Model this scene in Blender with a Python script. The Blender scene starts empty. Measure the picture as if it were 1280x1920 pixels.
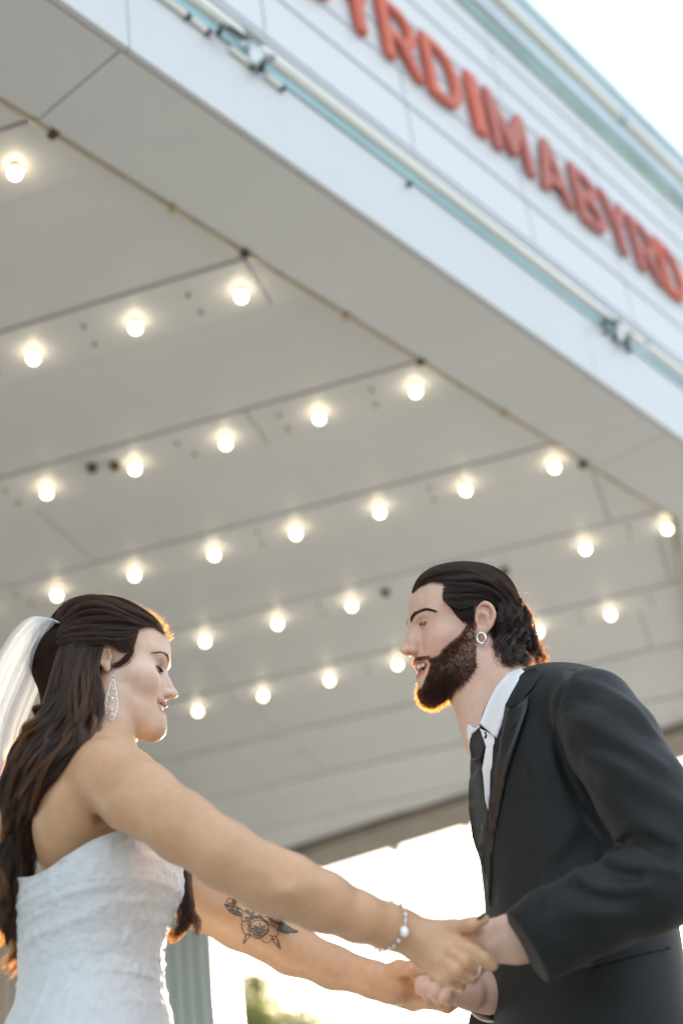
import bpy, bmesh, math, random
import numpy as np
from mathutils import Vector, Matrix, geometry
from mathutils.bvhtree import BVHTree

random.seed(7)
SC = bpy.context.scene
COL = SC.collection

# ------------------------------------------------------------------ camera
# pose recovered from the vanishing lines of the bulb rows, the fascia and the ribbed wall
CAM = np.array([0.0, 0.0, 0.68])
F_PX = 2667.0                                    # 50 mm lens, 36 mm tall frame, 1920 px
R_CV = np.array([[0.9912669, -0.1318706, 0.0],   # rows: world x, y, z in camera axes (right, down, forward)
                 [0.0645451, 0.4851839, 0.8720267],
                 [-0.1149946, -0.8644112, 0.4894584]])
cam_d = bpy.data.cameras.new('camera')
cam = bpy.data.objects.new('camera', cam_d)
COL.objects.link(cam)
cam.matrix_world = Matrix(((R_CV[0, 0], -R_CV[0, 1], -R_CV[0, 2], CAM[0]),
                           (R_CV[1, 0], -R_CV[1, 1], -R_CV[1, 2], CAM[1]),
                           (R_CV[2, 0], -R_CV[2, 1], -R_CV[2, 2], CAM[2]),
                           (0, 0, 0, 1)))
cam_d.sensor_fit = 'VERTICAL'
cam_d.sensor_height = 36.0
cam_d.sensor_width = 24.0
cam_d.lens = 36.0 * F_PX / 1920.0
cam_d.clip_start = 0.05
cam_d.clip_end = 3000.0
cam_d.dof.use_dof = True
cam_d.dof.focus_distance = 2.42
cam_d.dof.aperture_fstop = 2.0
SC.camera = cam

# ------------------------------------------------------------------ sky, sun, exposure
SUN_AZ = math.radians(4.0)       # clockwise from +y
SUN_EL = math.radians(10.0)
w = bpy.data.worlds.new('World')
SC.world = w
w.use_nodes = True
nt = w.node_tree
for n in list(nt.nodes):
    nt.nodes.remove(n)
wo = nt.nodes.new('ShaderNodeOutputWorld')
bg = nt.nodes.new('ShaderNodeBackground')
sky = nt.nodes.new('ShaderNodeTexSky')
sky.sky_type = 'NISHITA'
sky.sun_disc = False
sky.sun_elevation = SUN_EL
sky.sun_rotation = SUN_AZ
sky.air_density = 1.0
sky.dust_density = 1.5
sky.ozone_density = 1.0
bg.inputs['Strength'].default_value = 0.12
# thin high cloud over the whole dome
tc = nt.nodes.new('ShaderNodeTexCoord')
mp = nt.nodes.new('ShaderNodeMapping')
mp.inputs['Scale'].default_value = (1.0, 1.0, 2.2)
ns = nt.nodes.new('ShaderNodeTexNoise')
ns.inputs['Scale'].default_value = 3.2
ns.inputs['Detail'].default_value = 6.0
ns.inputs['Roughness'].default_value = 0.55
cr = nt.nodes.new('ShaderNodeValToRGB')
cr.color_ramp.elements[0].position = 0.40
cr.color_ramp.elements[0].color = (0.28, 0.28, 0.28, 1)
cr.color_ramp.elements[1].position = 0.66
cr.color_ramp.elements[1].color = (0.85, 0.85, 0.85, 1)
mx = nt.nodes.new('ShaderNodeMix')
mx.data_type = 'RGBA'
mx.inputs['B'].default_value = (6.6, 7.1, 7.7, 1)
nt.links.new(tc.outputs['Generated'], mp.inputs['Vector'])
nt.links.new(mp.outputs['Vector'], ns.inputs['Vector'])
nt.links.new(ns.outputs['Fac'], cr.inputs['Fac'])
nt.links.new(cr.outputs['Color'], mx.inputs['Factor'])
nt.links.new(sky.outputs['Color'], mx.inputs['A'])
nt.links.new(mx.outputs['Result'], bg.inputs['Color'])
nt.links.new(bg.outputs['Background'], wo.inputs['Surface'])

sd = bpy.data.lights.new('sun', 'SUN')
sd.energy = 3.8
sd.angle = math.radians(0.6)
sd.color = (1.0, 0.88, 0.72)
so = bpy.data.objects.new('sun', sd)
COL.objects.link(so)
sv = Vector((math.sin(SUN_AZ) * math.cos(SUN_EL), math.cos(SUN_AZ) * math.cos(SUN_EL), math.sin(SUN_EL)))
so.location = sv * 60
so.rotation_euler = sv.to_track_quat('Z', 'Y').to_euler()

vs = SC.view_settings
vs.view_transform = 'Standard'
vs.look = 'None'
vs.gamma = 1.0
vs.exposure = 1.46
SC.cycles.use_denoising = True
SC.cycles.max_bounces = 9
SC.cycles.transparent_max_bounces = 24
SC.cycles.sample_clamp_indirect = 6.0

# ------------------------------------------------------------------ pixel helpers (a pixel gives a direction only)
def ray(px, py):
    return R_CV @ np.array([(px - 640.0) / F_PX, (py - 960.0) / F_PX, 1.0])

def PY(px, py, y):
    """point of the pixel's ray on the upright plane y = const (metres in front of the camera)"""
    r = ray(px, py)
    return CAM + r * (y / r[1])

def PZ(px, py, z):
    r = ray(px, py)
    return CAM + r * ((z - CAM[2]) / r[2])

def proj(P):
    c = R_CV.T @ (np.asarray(P) - CAM)
    return np.array([640 + F_PX * c[0] / c[2], 960 + F_PX * c[1] / c[2]])

# ------------------------------------------------------------------ object helpers
def link(o, parent=None):
    COL.objects.link(o)
    if parent is not None:
        o.parent = parent
    return o

def tag(o, label, cat, group=None, kind=None):
    if label:
        o['label'] = label
    if cat:
        o['category'] = cat
    if group:
        o['group'] = group
    if kind:
        o['kind'] = kind
    return o

def empty(name, loc=(0, 0, 0), parent=None):
    o = bpy.data.objects.new(name, None)
    o.empty_display_size = 0.1
    link(o, parent)
    o.location = loc
    return o

def mesh_obj(name, verts, faces, mat, parent=None, smooth=False):
    """verts in world space; a child's parent Empty sits at parent.location without rotation"""
    me = bpy.data.meshes.new(name)
    off = np.array(parent_offset(parent))
    v = np.asarray(verts, dtype=float).reshape(-1, 3) - off
    if isinstance(faces, np.ndarray) and faces.ndim == 2:
        k = faces.shape[1]
        me.vertices.add(len(v))
        me.vertices.foreach_set('co', v.ravel())
        me.loops.add(faces.size)
        me.loops.foreach_set('vertex_index', faces.ravel().astype(np.int32))
        me.polygons.add(len(faces))
        me.polygons.foreach_set('loop_start', np.arange(0, faces.size, k, dtype=np.int32))
        me.update(calc_edges=True)
    else:
        me.from_pydata([tuple(p) for p in v], [], faces)
    me.validate()
    if smooth:
        me.polygons.foreach_set('use_smooth', np.ones(len(me.polygons), dtype=bool))
    if mat is not None:
        me.materials.append(mat)
    o = bpy.data.objects.new(name, me)
    link(o, parent)
    return o

def parent_offset(p):
    t = np.zeros(3)
    while p is not None:
        t += np.array(p.location)
        p = p.parent
    return t

class MB:
    """collects verts / faces in world space"""
    def __init__(s):
        s.v = []
        s.f = []
    def add(s, verts, faces):
        n = len(s.v)
        s.v.extend([tuple(map(float, p)) for p in verts])
        s.f.extend([tuple(i + n for i in f) for f in faces])
    def obox(s, o, ax, ay, az, x0, x1, y0, y1, z0, z1):
        """box in the frame (o; ax, ay, az)"""
        c = []
        for z in (z0, z1):
            for x, y in ((x0, y0), (x1, y0), (x1, y1), (x0, y1)):
                c.append(np.asarray(o) + np.asarray(ax) * x + np.asarray(ay) * y + np.asarray(az) * z)
        s.add(c, [(3, 2, 1, 0), (4, 5, 6, 7), (0, 1, 5, 4), (1, 2, 6, 5), (2, 3, 7, 6), (3, 0, 4, 7)])
    def prism(s, poly, z0, z1):
        """flat polygon (x, y) between two heights"""
        n = len(poly)
        area = sum(poly[i][0] * poly[(i + 1) % n][1] - poly[(i + 1) % n][0] * poly[i][1] for i in range(n))
        if area < 0:
            poly = poly[::-1]
        s.add([(p[0], p[1], z0) for p in poly] + [(p[0], p[1], z1) for p in poly],
              [tuple(range(n - 1, -1, -1)), tuple(range(n, 2 * n))] +
              [(i, (i + 1) % n, n + (i + 1) % n, n + i) for i in range(n)])
    def tube(s, pts, rad, seg=10, cap=True, closed=False):
        pts = [np.asarray(p, float) for p in pts]
        n = len(pts)
        rr = rad if hasattr(rad, '__len__') else [rad] * n
        prev = None
        rings = []
        for i in range(n):
            if closed:
                t = pts[(i + 1) % n] - pts[i - 1]
            else:
                t = pts[min(i + 1, n - 1)] - pts[max(i - 1, 0)]
            t = t / (np.linalg.norm(t) + 1e-12)
            if prev is None:
                a = np.array([0, 0, 1.0]) if abs(t[2]) < 0.9 else np.array([1.0, 0, 0])
                u = np.cross(t, a)
            else:
                u = prev - t * (prev @ t)
            u /= np.linalg.norm(u) + 1e-12
            prev = u
            v = np.cross(t, u)
            rings.append([pts[i] + (u * math.cos(2 * math.pi * k / seg) + v * math.sin(2 * math.pi * k / seg)) * rr[i] for k in range(seg)])
        vv = [p for r in rings for p in r]
        ff = []
        for i in range(n if closed else n - 1):
            j = (i + 1) % n
            for k in range(seg):
                ff.append((i * seg + k, i * seg + (k + 1) % seg, j * seg + (k + 1) % seg, j * seg + k))
        if cap and not closed:
            ff.append(tuple(range(seg - 1, -1, -1)))
            ff.append(tuple((n - 1) * seg + k for k in range(seg)))
        s.add(vv, ff)
    def sphere(s, c, r, seg=12, rings=8, squash=(1, 1, 1)):
        c = np.asarray(c, float)
        vv = [c + np.array([0, 0, r * squash[2]])]
        for i in range(1, rings):
            th = math.pi * i / rings
            for k in range(seg):
                ph = 2 * math.pi * k / seg
                vv.append(c + r * np.array([squash[0] * math.sin(th) * math.cos(ph), squash[1] * math.sin(th) * math.sin(ph), squash[2] * math.cos(th)]))
        vv.append(c - np.array([0, 0, r * squash[2]]))
        ff = []
        for k in range(seg):
            ff.append((0, 1 + k, 1 + (k + 1) % seg))
            for i in range(rings - 2):
                a = 1 + i * seg
                ff.append((a + k, a + seg + k, a + seg + (k + 1) % seg, a + (k + 1) % seg))
            a = 1 + (rings - 2) * seg
            ff.append((a + k, len(vv) - 1, a + (k + 1) % seg))
        s.add(vv, ff)
    def build(s, name, mat, parent=None, smooth=False, bevel=0.0, angle=40):
        o = mesh_obj(name, s.v, s.f, mat, parent, smooth)
        if bevel > 0:
            b = o.modifiers.new('bevel', 'BEVEL')
            b.width = bevel
            b.segments = 2
            b.limit_method = 'ANGLE'
            b.angle_limit = math.radians(35)
        return o

# ------------------------------------------------------------------ materials
def mat(name, color, rough=0.5, metal=0.0, noise=None, bump=None, emit=None, spec=None, sss=None, sheen=None, coat=None):
    """procedural principled material; noise = (scale, amount, detail, stretch) mottles the base colour"""
    m = bpy.data.materials.new(name)
    m.use_nodes = True
    t = m.node_tree
    b = t.nodes['Principled BSDF']
    b.inputs['Base Color'].default_value = (*color, 1)
    b.inputs['Roughness'].default_value = rough
    b.inputs['Metallic'].default_value = metal
    if spec is not None:
        b.inputs['Specular IOR Level'].default_value = spec
    if noise:
        sc_, am, de, st = noise
        c = t.nodes.new('ShaderNodeTexCoord')
        mpn = t.nodes.new('ShaderNodeMapping')
        mpn.inputs['Scale'].default_value = st
        nn = t.nodes.new('ShaderNodeTexNoise')
        nn.inputs['Scale'].default_value = sc_
        nn.inputs['Detail'].default_value = de
        nn.inputs['Roughness'].default_value = 0.6
        r = t.nodes.new('ShaderNodeMapRange')
        r.inputs['From Min'].default_value = 0.25
        r.inputs['From Max'].default_value = 0.75
        r.inputs['To Min'].default_value = 1 - am
        r.inputs['To Max'].default_value = 1 + am
        mu = t.nodes.new('ShaderNodeVectorMath')
        mu.operation = 'SCALE'
        mu.inputs[0].default_value = color
        t.links.new(c.outputs['Object'], mpn.inputs['Vector'])
        t.links.new(mpn.outputs['Vector'], nn.inputs['Vector'])
        t.links.new(nn.outputs['Fac'], r.inputs['Value'])
        t.links.new(r.outputs['Result'], mu.inputs['Scale'])
        t.links.new(mu.outputs['Vector'], b.inputs['Base Color'])
    if bump:
        sc_, stg, dist = bump
        c = t.nodes.new('ShaderNodeTexCoord')
        nn = t.nodes.new('ShaderNodeTexNoise')
        nn.inputs['Scale'].default_value = sc_
        nn.inputs['Detail'].default_value = 5
        bp = t.nodes.new('ShaderNodeBump')
        bp.inputs['Strength'].default_value = stg
        bp.inputs['Distance'].default_value = dist
        t.links.new(c.outputs['Object'], nn.inputs['Vector'])
        t.links.new(nn.outputs['Fac'], bp.inputs['Height'])
        t.links.new(bp.outputs['Normal'], b.inputs['Normal'])
    if emit:
        b.inputs['Emission Color'].default_value = (*emit[0], 1)
        b.inputs['Emission Strength'].default_value = emit[1]
    if sss:
        b.inputs['Subsurface Weight'].default_value = sss[0]
        b.inputs['Subsurface Radius'].default_value = sss[1]
        b.inputs['Subsurface Scale'].default_value = sss[2]
    if sheen:
        b.inputs['Sheen Weight'].default_value = sheen
        b.inputs['Sheen Roughness'].default_value = 0.4
    if coat:
        b.inputs['Coat Weight'].default_value = coat
    return m
# ================================================================== SCULPTING TOOLKIT
f32 = np.float32
def unit(v):
    v = np.asarray(v, float)
    return v / (np.linalg.norm(v) + 1e-12)

class Sdf:
    """signed-distance sculpture: primitives are blended on a grid, then skinned with surface nets"""
    def __init__(s):
        s.ops = []
    # ---- primitives (world metres)
    def cap(s, a, b, ra, rb, k=0.01, op='u', flat=None):
        a, b = np.asarray(a, float), np.asarray(b, float)
        R = max(ra, rb)
        s.ops.append(('cap', np.minimum(a, b) - R, np.maximum(a, b) + R, (a, b, ra, rb, flat), k, op))
    def chain(s, pts, rad, k=0.008, op='u', flat=None):
        for i in range(len(pts) - 1):
            s.cap(pts[i], pts[i + 1], rad[i], rad[i + 1], k, op, flat)
    def ell(s, c, r, rot=None, k=0.01, op='u'):
        c = np.asarray(c, float); r = np.asarray(r, float) * np.ones(3)
        rot = np.eye(3) if rot is None else np.asarray(rot)   # rows = local axes
        e = np.sqrt(((rot * r[:, None]) ** 2).sum(0))
        s.ops.append(('ell', c - e, c + e, (c, r, rot), k, op))
    def bump(s, c, r, h, rot=None):
        c = np.asarray(c, float); r = np.asarray(r, float) * np.ones(3)
        rot = np.eye(3) if rot is None else np.asarray(rot)
        e = np.sqrt(((rot * r[:, None]) ** 2).sum(0)) * 2.2
        s.ops.append(('bump', c - e, c + e, (c, r, rot, h), 0, 'b'))
    def ridge(s, pts, r, h):
        """raise (h > 0) or sink the surface along a polyline"""
        pts = [np.asarray(p, float) for p in pts]
        A = np.array(pts)
        s.ops.append(('ridge', A.min(0) - 2.4 * r, A.max(0) + 2.4 * r, (pts, r, h), 0, 'b'))
    def cut(s, p, n, k=0.004, lo=None, hi=None):
        s.ops.append(('cut', lo, hi, (np.asarray(p, float), unit(n)), k, 'c'))
    def build(s, h, pad=None):
        lo = np.min([o[1] for o in s.ops if o[1] is not None and o[5] == 'u'], axis=0) - 4 * h
        hi = np.max([o[2] for o in s.ops if o[1] is not None and o[5] == 'u'], axis=0) + 4 * h
        n = np.ceil((hi - lo) / h).astype(int) + 1
        ax = [(lo[i] + h * np.arange(n[i])).astype(f32) for i in range(3)]
        d = np.full(n, 0.2, f32)
        for kind, bl, bh, prm, k, op in s.ops:
            if bl is None:
                i0 = np.zeros(3, int); i1 = n
            else:
                mg = 0 if op == 'c' else k * 1.2 + 3.5 * h
                i0 = np.clip(np.floor((bl - mg - lo) / h).astype(int), 0, n)
                i1 = np.clip(np.ceil((bh + mg - lo) / h).astype(int) + 1, 0, n)
            if np.any(i1 <= i0):
                continue
            sl = tuple(slice(i0[i], i1[i]) for i in range(3))
            X = ax[0][sl[0]][:, None, None]; Y = ax[1][sl[1]][None, :, None]; Z = ax[2][sl[2]][None, None, :]
            D = d[sl]
            if kind == 'cap':
                a, b, ra, rb, flat = prm
                ba = (b - a); L2 = float(ba @ ba) + 1e-12
                t = ((X - f32(a[0])) * f32(ba[0]) + (Y - f32(a[1])) * f32(ba[1]) + (Z - f32(a[2])) * f32(ba[2])) * f32(1 / L2)
                np.clip(t, 0, 1, out=t)
                vx = X - f32(a[0]) - t * f32(ba[0]); vy = Y - f32(a[1]) - t * f32(ba[1]); vz = Z - f32(a[2]) - t * f32(ba[2])
                if flat is not None:
                    fa, ff = flat
                    q = (vx * f32(fa[0]) + vy * f32(fa[1]) + vz * f32(fa[2])) * f32(1 / ff - 1)
                    vx += q * f32(fa[0]); vy += q * f32(fa[1]); vz += q * f32(fa[2])
                e = np.sqrt(vx * vx + vy * vy + vz * vz) - (f32(ra) + t * f32(rb - ra))
                if flat is not None:
                    e *= f32(min(1, (1 + flat[1]) / 2))
            elif kind == 'ell':
                c, r, rot = prm
                dx, dy, dz = X - f32(c[0]), Y - f32(c[1]), Z - f32(c[2])
                q0 = q1 = None
                for i in range(3):
                    w_ = (dx * f32(rot[i, 0]) + dy * f32(rot[i, 1]) + dz * f32(rot[i, 2])) * f32(1 / r[i])
                    w2 = w_ * w_
                    q0 = w2 if q0 is None else q0 + w2
                    w3 = w2 * f32(1 / r[i] ** 2)
                    q1 = w3 if q1 is None else q1 + w3
                q0 = np.sqrt(q0)
                e = q0 * (q0 - 1) / (np.sqrt(q1) + f32(1e-9))
            elif kind == 'bump':
                c, r, rot, hh = prm
                dx, dy, dz = X - f32(c[0]), Y - f32(c[1]), Z - f32(c[2])
                q = 0
                for i in range(3):
                    w_ = (dx * f32(rot[i, 0]) + dy * f32(rot[i, 1]) + dz * f32(rot[i, 2])) * f32(1 / r[i])
                    q = q + w_ * w_
                D -= f32(hh) * np.exp(-q)
                continue
            elif kind == 'ridge':
                pts, r, hh = prm
                best = None
                for a, b in zip(pts[:-1], pts[1:]):
                    ba = b - a; L2 = float(ba @ ba) + 1e-12
                    t = ((X - f32(a[0])) * f32(ba[0]) + (Y - f32(a[1])) * f32(ba[1]) + (Z - f32(a[2])) * f32(ba[2])) * f32(1 / L2)
                    np.clip(t, 0, 1, out=t)
                    e = (X - f32(a[0]) - t * f32(ba[0])) ** 2 + (Y - f32(a[1]) - t * f32(ba[1])) ** 2 + (Z - f32(a[2]) - t * f32(ba[2])) ** 2
                    best = e if best is None else np.minimum(best, e)
                D -= f32(hh) * np.exp(-best * f32(1 / r ** 2))
                continue
            elif kind == 'cut':
                p, nn = prm
                e = (X - f32(p[0])) * f32(nn[0]) + (Y - f32(p[1])) * f32(nn[1]) + (Z - f32(p[2])) * f32(nn[2])
            kk = f32(max(k, 1e-5))
            if op == 'u':
                hq = np.maximum(kk - np.abs(D - e), 0) / kk
                D[...] = np.minimum(D, e) - hq * hq * kk * f32(0.25)
            elif op == 's':
                e = -e
                hq = np.maximum(kk - np.abs(D - e), 0) / kk
                D[...] = np.maximum(D, e) + hq * hq * kk * f32(0.25)
            elif op == 'c':
                hq = np.maximum(kk - np.abs(D - e), 0) / kk
                D[...] = np.maximum(D, e) + hq * hq * kk * f32(0.25)
        return surface_nets(d, lo, h)

def surface_nets(d, lo, h):
    sg = d < 0
    c = np.zeros(tuple(np.array(d.shape) - 1), np.uint8)
    for i in (0, 1):
        for j in (0, 1):
            for k in (0, 1):
                c += sg[i:d.shape[0] - 1 + i, j:d.shape[1] - 1 + j, k:d.shape[2] - 1 + k]
    act = (c > 0) & (c < 8)
    fl = np.flatnonzero(act)
    I, J, K = np.unravel_index(fl, act.shape)
    cor = {}
    for i in (0, 1):
        for j in (0, 1):
            for k in (0, 1):
                cor[(i, j, k)] = d[I + i, J + j, K + k]
    acc = np.zeros((len(fl), 3)); cnt = np.zeros(len(fl))
    for axis in range(3):
        o = [q for q in range(3) if q != axis]
        for a in (0, 1):
            for b in (0, 1):
                p0 = [0, 0, 0]; p0[o[0]] = a; p0[o[1]] = b
                p1 = list(p0); p1[axis] = 1
                v0, v1 = cor[tuple(p0)], cor[tuple(p1)]
                m = (v0 < 0) != (v1 < 0)
                t = np.where(m, v0 / np.where(m, v0 - v1, 1), 0)
                pt = np.tile(np.array(p0, float), (len(fl), 1)); pt[:, axis] = t
                acc += pt * m[:, None]; cnt += m
    V = lo + h * (np.stack([I, J, K], 1) + acc / cnt[:, None])
    faces = []
    ny, nz = act.shape[1], act.shape[2]
    stride = np.array([ny * nz, nz, 1])
    for axis in range(3):
        o = [(axis + 1) % 3, (axis + 2) % 3]
        p0 = [0, 0, 0]; p1 = [0, 0, 0]; p1[axis] = 1
        v0 = cor[(0, 0, 0)] < 0; v1 = cor[tuple(p1)] < 0
        ok = (v0 != v1) & ([I, J, K][o[0]] > 0) & ([I, J, K][o[1]] > 0)
        f = fl[ok]
        q = np.stack([f, f - stride[o[0]], f - stride[o[0]] - stride[o[1]], f - stride[o[1]]], 1)
        q[~v0[ok]] = q[~v0[ok]][:, ::-1]
        faces.append(q)
    fq = np.concatenate(faces)
    fi = np.searchsorted(fl, fq)
    return V, fi.astype(np.int32)

def relax(V, Fq, it=2, lam=0.5):
    e = np.concatenate([Fq[:, [0, 1]], Fq[:, [1, 2]], Fq[:, [2, 3]], Fq[:, [3, 0]]])
    n = len(V)
    deg = np.bincount(e[:, 0], minlength=n) + np.bincount(e[:, 1], minlength=n)
    for _ in range(it):
        s = np.zeros((n, 3))
        for ax in range(3):
            s[:, ax] = np.bincount(e[:, 0], V[e[:, 1], ax], n) + np.bincount(e[:, 1], V[e[:, 0], ax], n)
        V = V * (1 - lam) + lam * s / np.maximum(deg, 1)[:, None]
    return V

def keep_largest(V, Fq, zmin=None):
    return V, Fq

def set_color(o, col, name='tint'):
    a = o.data.color_attributes.new(name, 'FLOAT_COLOR', 'POINT')
    c = np.ones((len(col), 4), f32); c[:, :3] = col
    a.data.foreach_set('color', c.ravel())

def paint(col, V, c, r, colour, amt, rot=None, hard=1.0):
    c = np.asarray(c, float); r = np.asarray(r, float) * np.ones(3)
    q = V - c
    if rot is not None:
        q = q @ np.asarray(rot).T
    w_ = np.exp(-(((q / r) ** 2).sum(1)) ** hard) * amt
    col[:] = col * (1 - w_[:, None]) + np.asarray(colour) * w_[:, None]

class Head:
    """axes of a head: local x = face forward, y = to the camera side, z = crown"""
    def __init__(s, ear_px, ear_D, alpha, beta, gamma, facing, scale=1.0, ear=0.074, flip=1):
        r, dn, fw = R_CV[:, 0], R_CV[:, 1], R_CV[:, 2]
        a, b, g_ = math.radians(alpha), math.radians(beta), math.radians(gamma)
        s.f = unit(math.cos(b) * (math.cos(a) * facing * r + math.sin(a) * dn) - math.sin(b) * fw)
        up = -dn * math.cos(g_) + fw * math.sin(g_)
        s.u = unit(up - s.f * (up @ s.f))
        s.s = np.cross(s.u, s.f)
        if s.s @ fw > 0:
            s.s = -s.s
        s.k = scale
        s.o = CAM + ray(*ear_px) * ear_D - s.s * ear * scale
        s.rot = np.array([s.f, s.s, s.u])
    def p(s, x, y, z):
        return s.o + (s.f * x + s.s * y + s.u * z) * s.k
    def r(s, *v):
        return np.array(v) * s.k
    def local(s, V):
        return ((V - s.o) @ s.rot.T) / s.k

class Surf:
    """ray-casting onto a finished mesh so that patches can be laid on it"""
    def __init__(s, V, Fq):
        s.b = BVHTree.FromPolygons([tuple(v) for v in V], [tuple(int(i) for i in f) for f in Fq])
    def hit(s, px, py, lift=0.0):
        r = unit(ray(px, py))
        h_ = s.b.ray_cast(Vector(CAM), Vector(r))
        if h_[0] is None:
            return None
        n = np.array(h_[1])
        if n @ r > 0:
            n = -n
        return np.array(h_[0]) + n * lift * 0.6 - r * lift * 0.4
    def near(s, p):
        h_ = s.b.find_nearest(Vector(p))
        return np.array(h_[0]), np.array(h_[1])

def spline(pts, n):
    """Catmull-Rom through the points"""
    P_ = np.asarray(pts, float)
    P_ = np.vstack([2 * P_[0] - P_[1], P_, 2 * P_[-1] - P_[-2]])
    m = len(P_) - 3
    t = np.linspace(0, m - 1e-9, n)
    i = t.astype(int); u = (t - i)[:, None]
    a, b, c, d_ = P_[i], P_[i + 1], P_[i + 2], P_[i + 3]
    return 0.5 * (2 * b + (c - a) * u + (2 * a - 5 * b + 4 * c - d_) * u ** 2 + (3 * b - a - 3 * c + d_) * u ** 3)

def patch(name, poly_px, surf, mt, parent, lift=0.003, thick=0.0025, step=9, smooth=True, fall=None, it=3):
    """cloth piece with the given outline laid on a surface, with real thickness"""
    n = len(poly_px)
    out = []
    for i in range(n):
        a, b = np.array(poly_px[i], float), np.array(poly_px[(i + 1) % n], float)
        k = max(1, int(np.linalg.norm(b - a) / step))
        out += [a + (b - a) * q / k for q in range(k)]
    out = np.array(out)
    pts = [Vector(p) for p in out]
    ed = [(i, (i + 1) % len(out)) for i in range(len(out))]
    def ins(c):
        k = False
        for i in range(len(out)):
            x1, y1 = out[i]; x2, y2 = out[i - 1]
            if (y1 > c[1]) != (y2 > c[1]) and c[0] < (x2 - x1) * (c[1] - y1) / (y2 - y1) + x1:
                k = not k
        return k
    x0, y0 = out.min(0); x1, y1 = out.max(0)
    for yy in np.arange(y0 + step / 2, y1, step):
        for xx in np.arange(x0 + step / 2, x1, step):
            if ins((xx, yy)) and np.min(np.hypot(out[:, 0] - xx, out[:, 1] - yy)) > step * 0.5:
                pts.append(Vector((xx, yy)))
    v2, e2, f2, *_ = geometry.delaunay_2d_cdt(pts, ed, [], 1, 1e-6)
    f2 = [f for f in f2 if ins(sum((v2[i] for i in f), Vector((0, 0))) / len(f))]
    hits = [surf.hit(p[0], p[1], lift) for p in v2]
    dep = np.array([np.nan if h_ is None else (R_CV.T @ (h_ - CAM))[2] for h_ in hits])
    P2 = np.array([tuple(p) for p in v2])
    if fall is not None:
        dep[np.isnan(dep)] = 9
        dep = np.minimum(dep, fall)
    else:
        bad = np.isnan(dep)
        good = np.flatnonzero(~bad)
        for i in np.flatnonzero(bad):
            j = good[np.argmin(((P2[good] - P2[i]) ** 2).sum(1))]
            dep[i] = dep[j] + 0.0004 * np.linalg.norm(P2[j] - P2[i])
    nb = [set() for _ in v2]
    for f in f2:
        for i in range(len(f)):
            nb[f[i]].add(f[i - 1]); nb[f[i - 1]].add(f[i])
    for _ in range(it):
        dep = np.array([0.5 * dep[i] + 0.5 * np.mean([dep[j] for j in nb[i]]) if nb[i] else dep[i] for i in range(len(dep))])
    V = np.array([CAM + ray(*P2[i]) * dep[i] for i in range(len(P2))])
    o = mesh_obj(name, V, [tuple(f) for f in f2], mt, parent, smooth)
    sm = o.modifiers.new('cloth', 'SOLIDIFY')
    sm.thickness = thick
    sm.offset = 0.0
    return o, V, f2

def hair_curves(name, strands, mt, parent, radius=0.0003, tip=0.3):
    """strands: list of (n, 3) arrays in world space"""
    hc = bpy.data.hair_curves.new(name)
    hc.add_curves([len(s_) for s_ in strands])
    P_ = np.concatenate(strands) - parent_offset(parent)
    hc.points.foreach_set('position', P_.astype(f32).ravel())
    rad = np.concatenate([np.linspace(1, tip, len(s_)) for s_ in strands]) * radius
    ra = hc.attributes.get('radius') or hc.attributes.new('radius', 'FLOAT', 'POINT')
    ra.data.foreach_set('value', rad.astype(f32))
    hc.materials.append(mt)
    o = bpy.data.objects.new(name, hc)
    return link(o, parent)
# ================================================================== THE PLACE
M_ceiling = mat('painted_soffit', (0.74, 0.755, 0.745), 0.42, noise=(0.9, 0.06, 5, (1, 1, 1)), bump=(3.0, 0.05, 0.02))
M_strip = mat('painted_bulb_strip', (0.75, 0.765, 0.755), 0.42, noise=(1.6, 0.07, 5, (1, 1, 1)))
M_border = mat('painted_border', (0.72, 0.75, 0.76), 0.40, noise=(1.1, 0.06, 6, (1, 1, 1)))
M_far = mat('mottled_tan_soffit', (0.36, 0.31, 0.25), 0.6, noise=(2.5, 0.2, 5, (1, 1, 1)))  # mottled tan, darker and browner than the ceiling panels
M_dark = mat('dark_gap', (0.05, 0.045, 0.04), 0.8)
M_brass = mat('brass_trim', (0.50, 0.43, 0.33), 0.35, 0.85, noise=(9.0, 0.3, 4, (1, 1, 1)))
M_fascia = mat('white_enamel', (0.63, 0.66, 0.68), 0.35, noise=(0.8, 0.03, 5, (1, 1, 1)))
M_board = mat('white_letter_board', (0.68, 0.71, 0.73), 0.4, noise=(1.2, 0.03, 4, (1, 1, 1)))
M_track = mat('grey_track', (0.60, 0.66, 0.72), 0.35, 0.3)
M_teal = mat('teal_enamel', (0.32, 0.52, 0.55), 0.3, noise=(3.0, 0.12, 5, (1, 1, 1)))
M_green = mat('green_enamel', (0.46, 0.67, 0.62), 0.3, noise=(4.0, 0.2, 5, (1, 1, 1)))
M_blue = mat('blue_grey_enamel', (0.50, 0.60, 0.65), 0.35, noise=(2.0, 0.12, 5, (1, 1, 1)))
M_tube = mat('white_glass_tube', (0.86, 0.87, 0.84), 0.15, coat=0.6)
M_cream = mat('cream_glass_tube', (0.78, 0.78, 0.68), 0.2, coat=0.5)
M_blacktube = mat('black_paint_tube', (0.012, 0.03, 0.025), 0.25, coat=0.5)
M_clear = mat('clear_standoff', (0.55, 0.62, 0.62), 0.1, 0.0, coat=0.8)
M_red = mat('red_letter_plastic', (0.64, 0.145, 0.085), 0.5, noise=(2.5, 0.15, 3, (1, 1, 1)), spec=0.3)
M_redfade = mat('faded_red_plastic', (0.50, 0.15, 0.12), 0.5, noise=(2.5, 0.2, 3, (1, 1, 1)), spec=0.3)
M_bulb = mat('lit_bulb', (1, 0.95, 0.88), 0.3, emit=((1.0, 0.80, 0.56), 4.6))
M_socket = mat('porcelain_socket', (0.55, 0.48, 0.40), 0.35)
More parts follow.
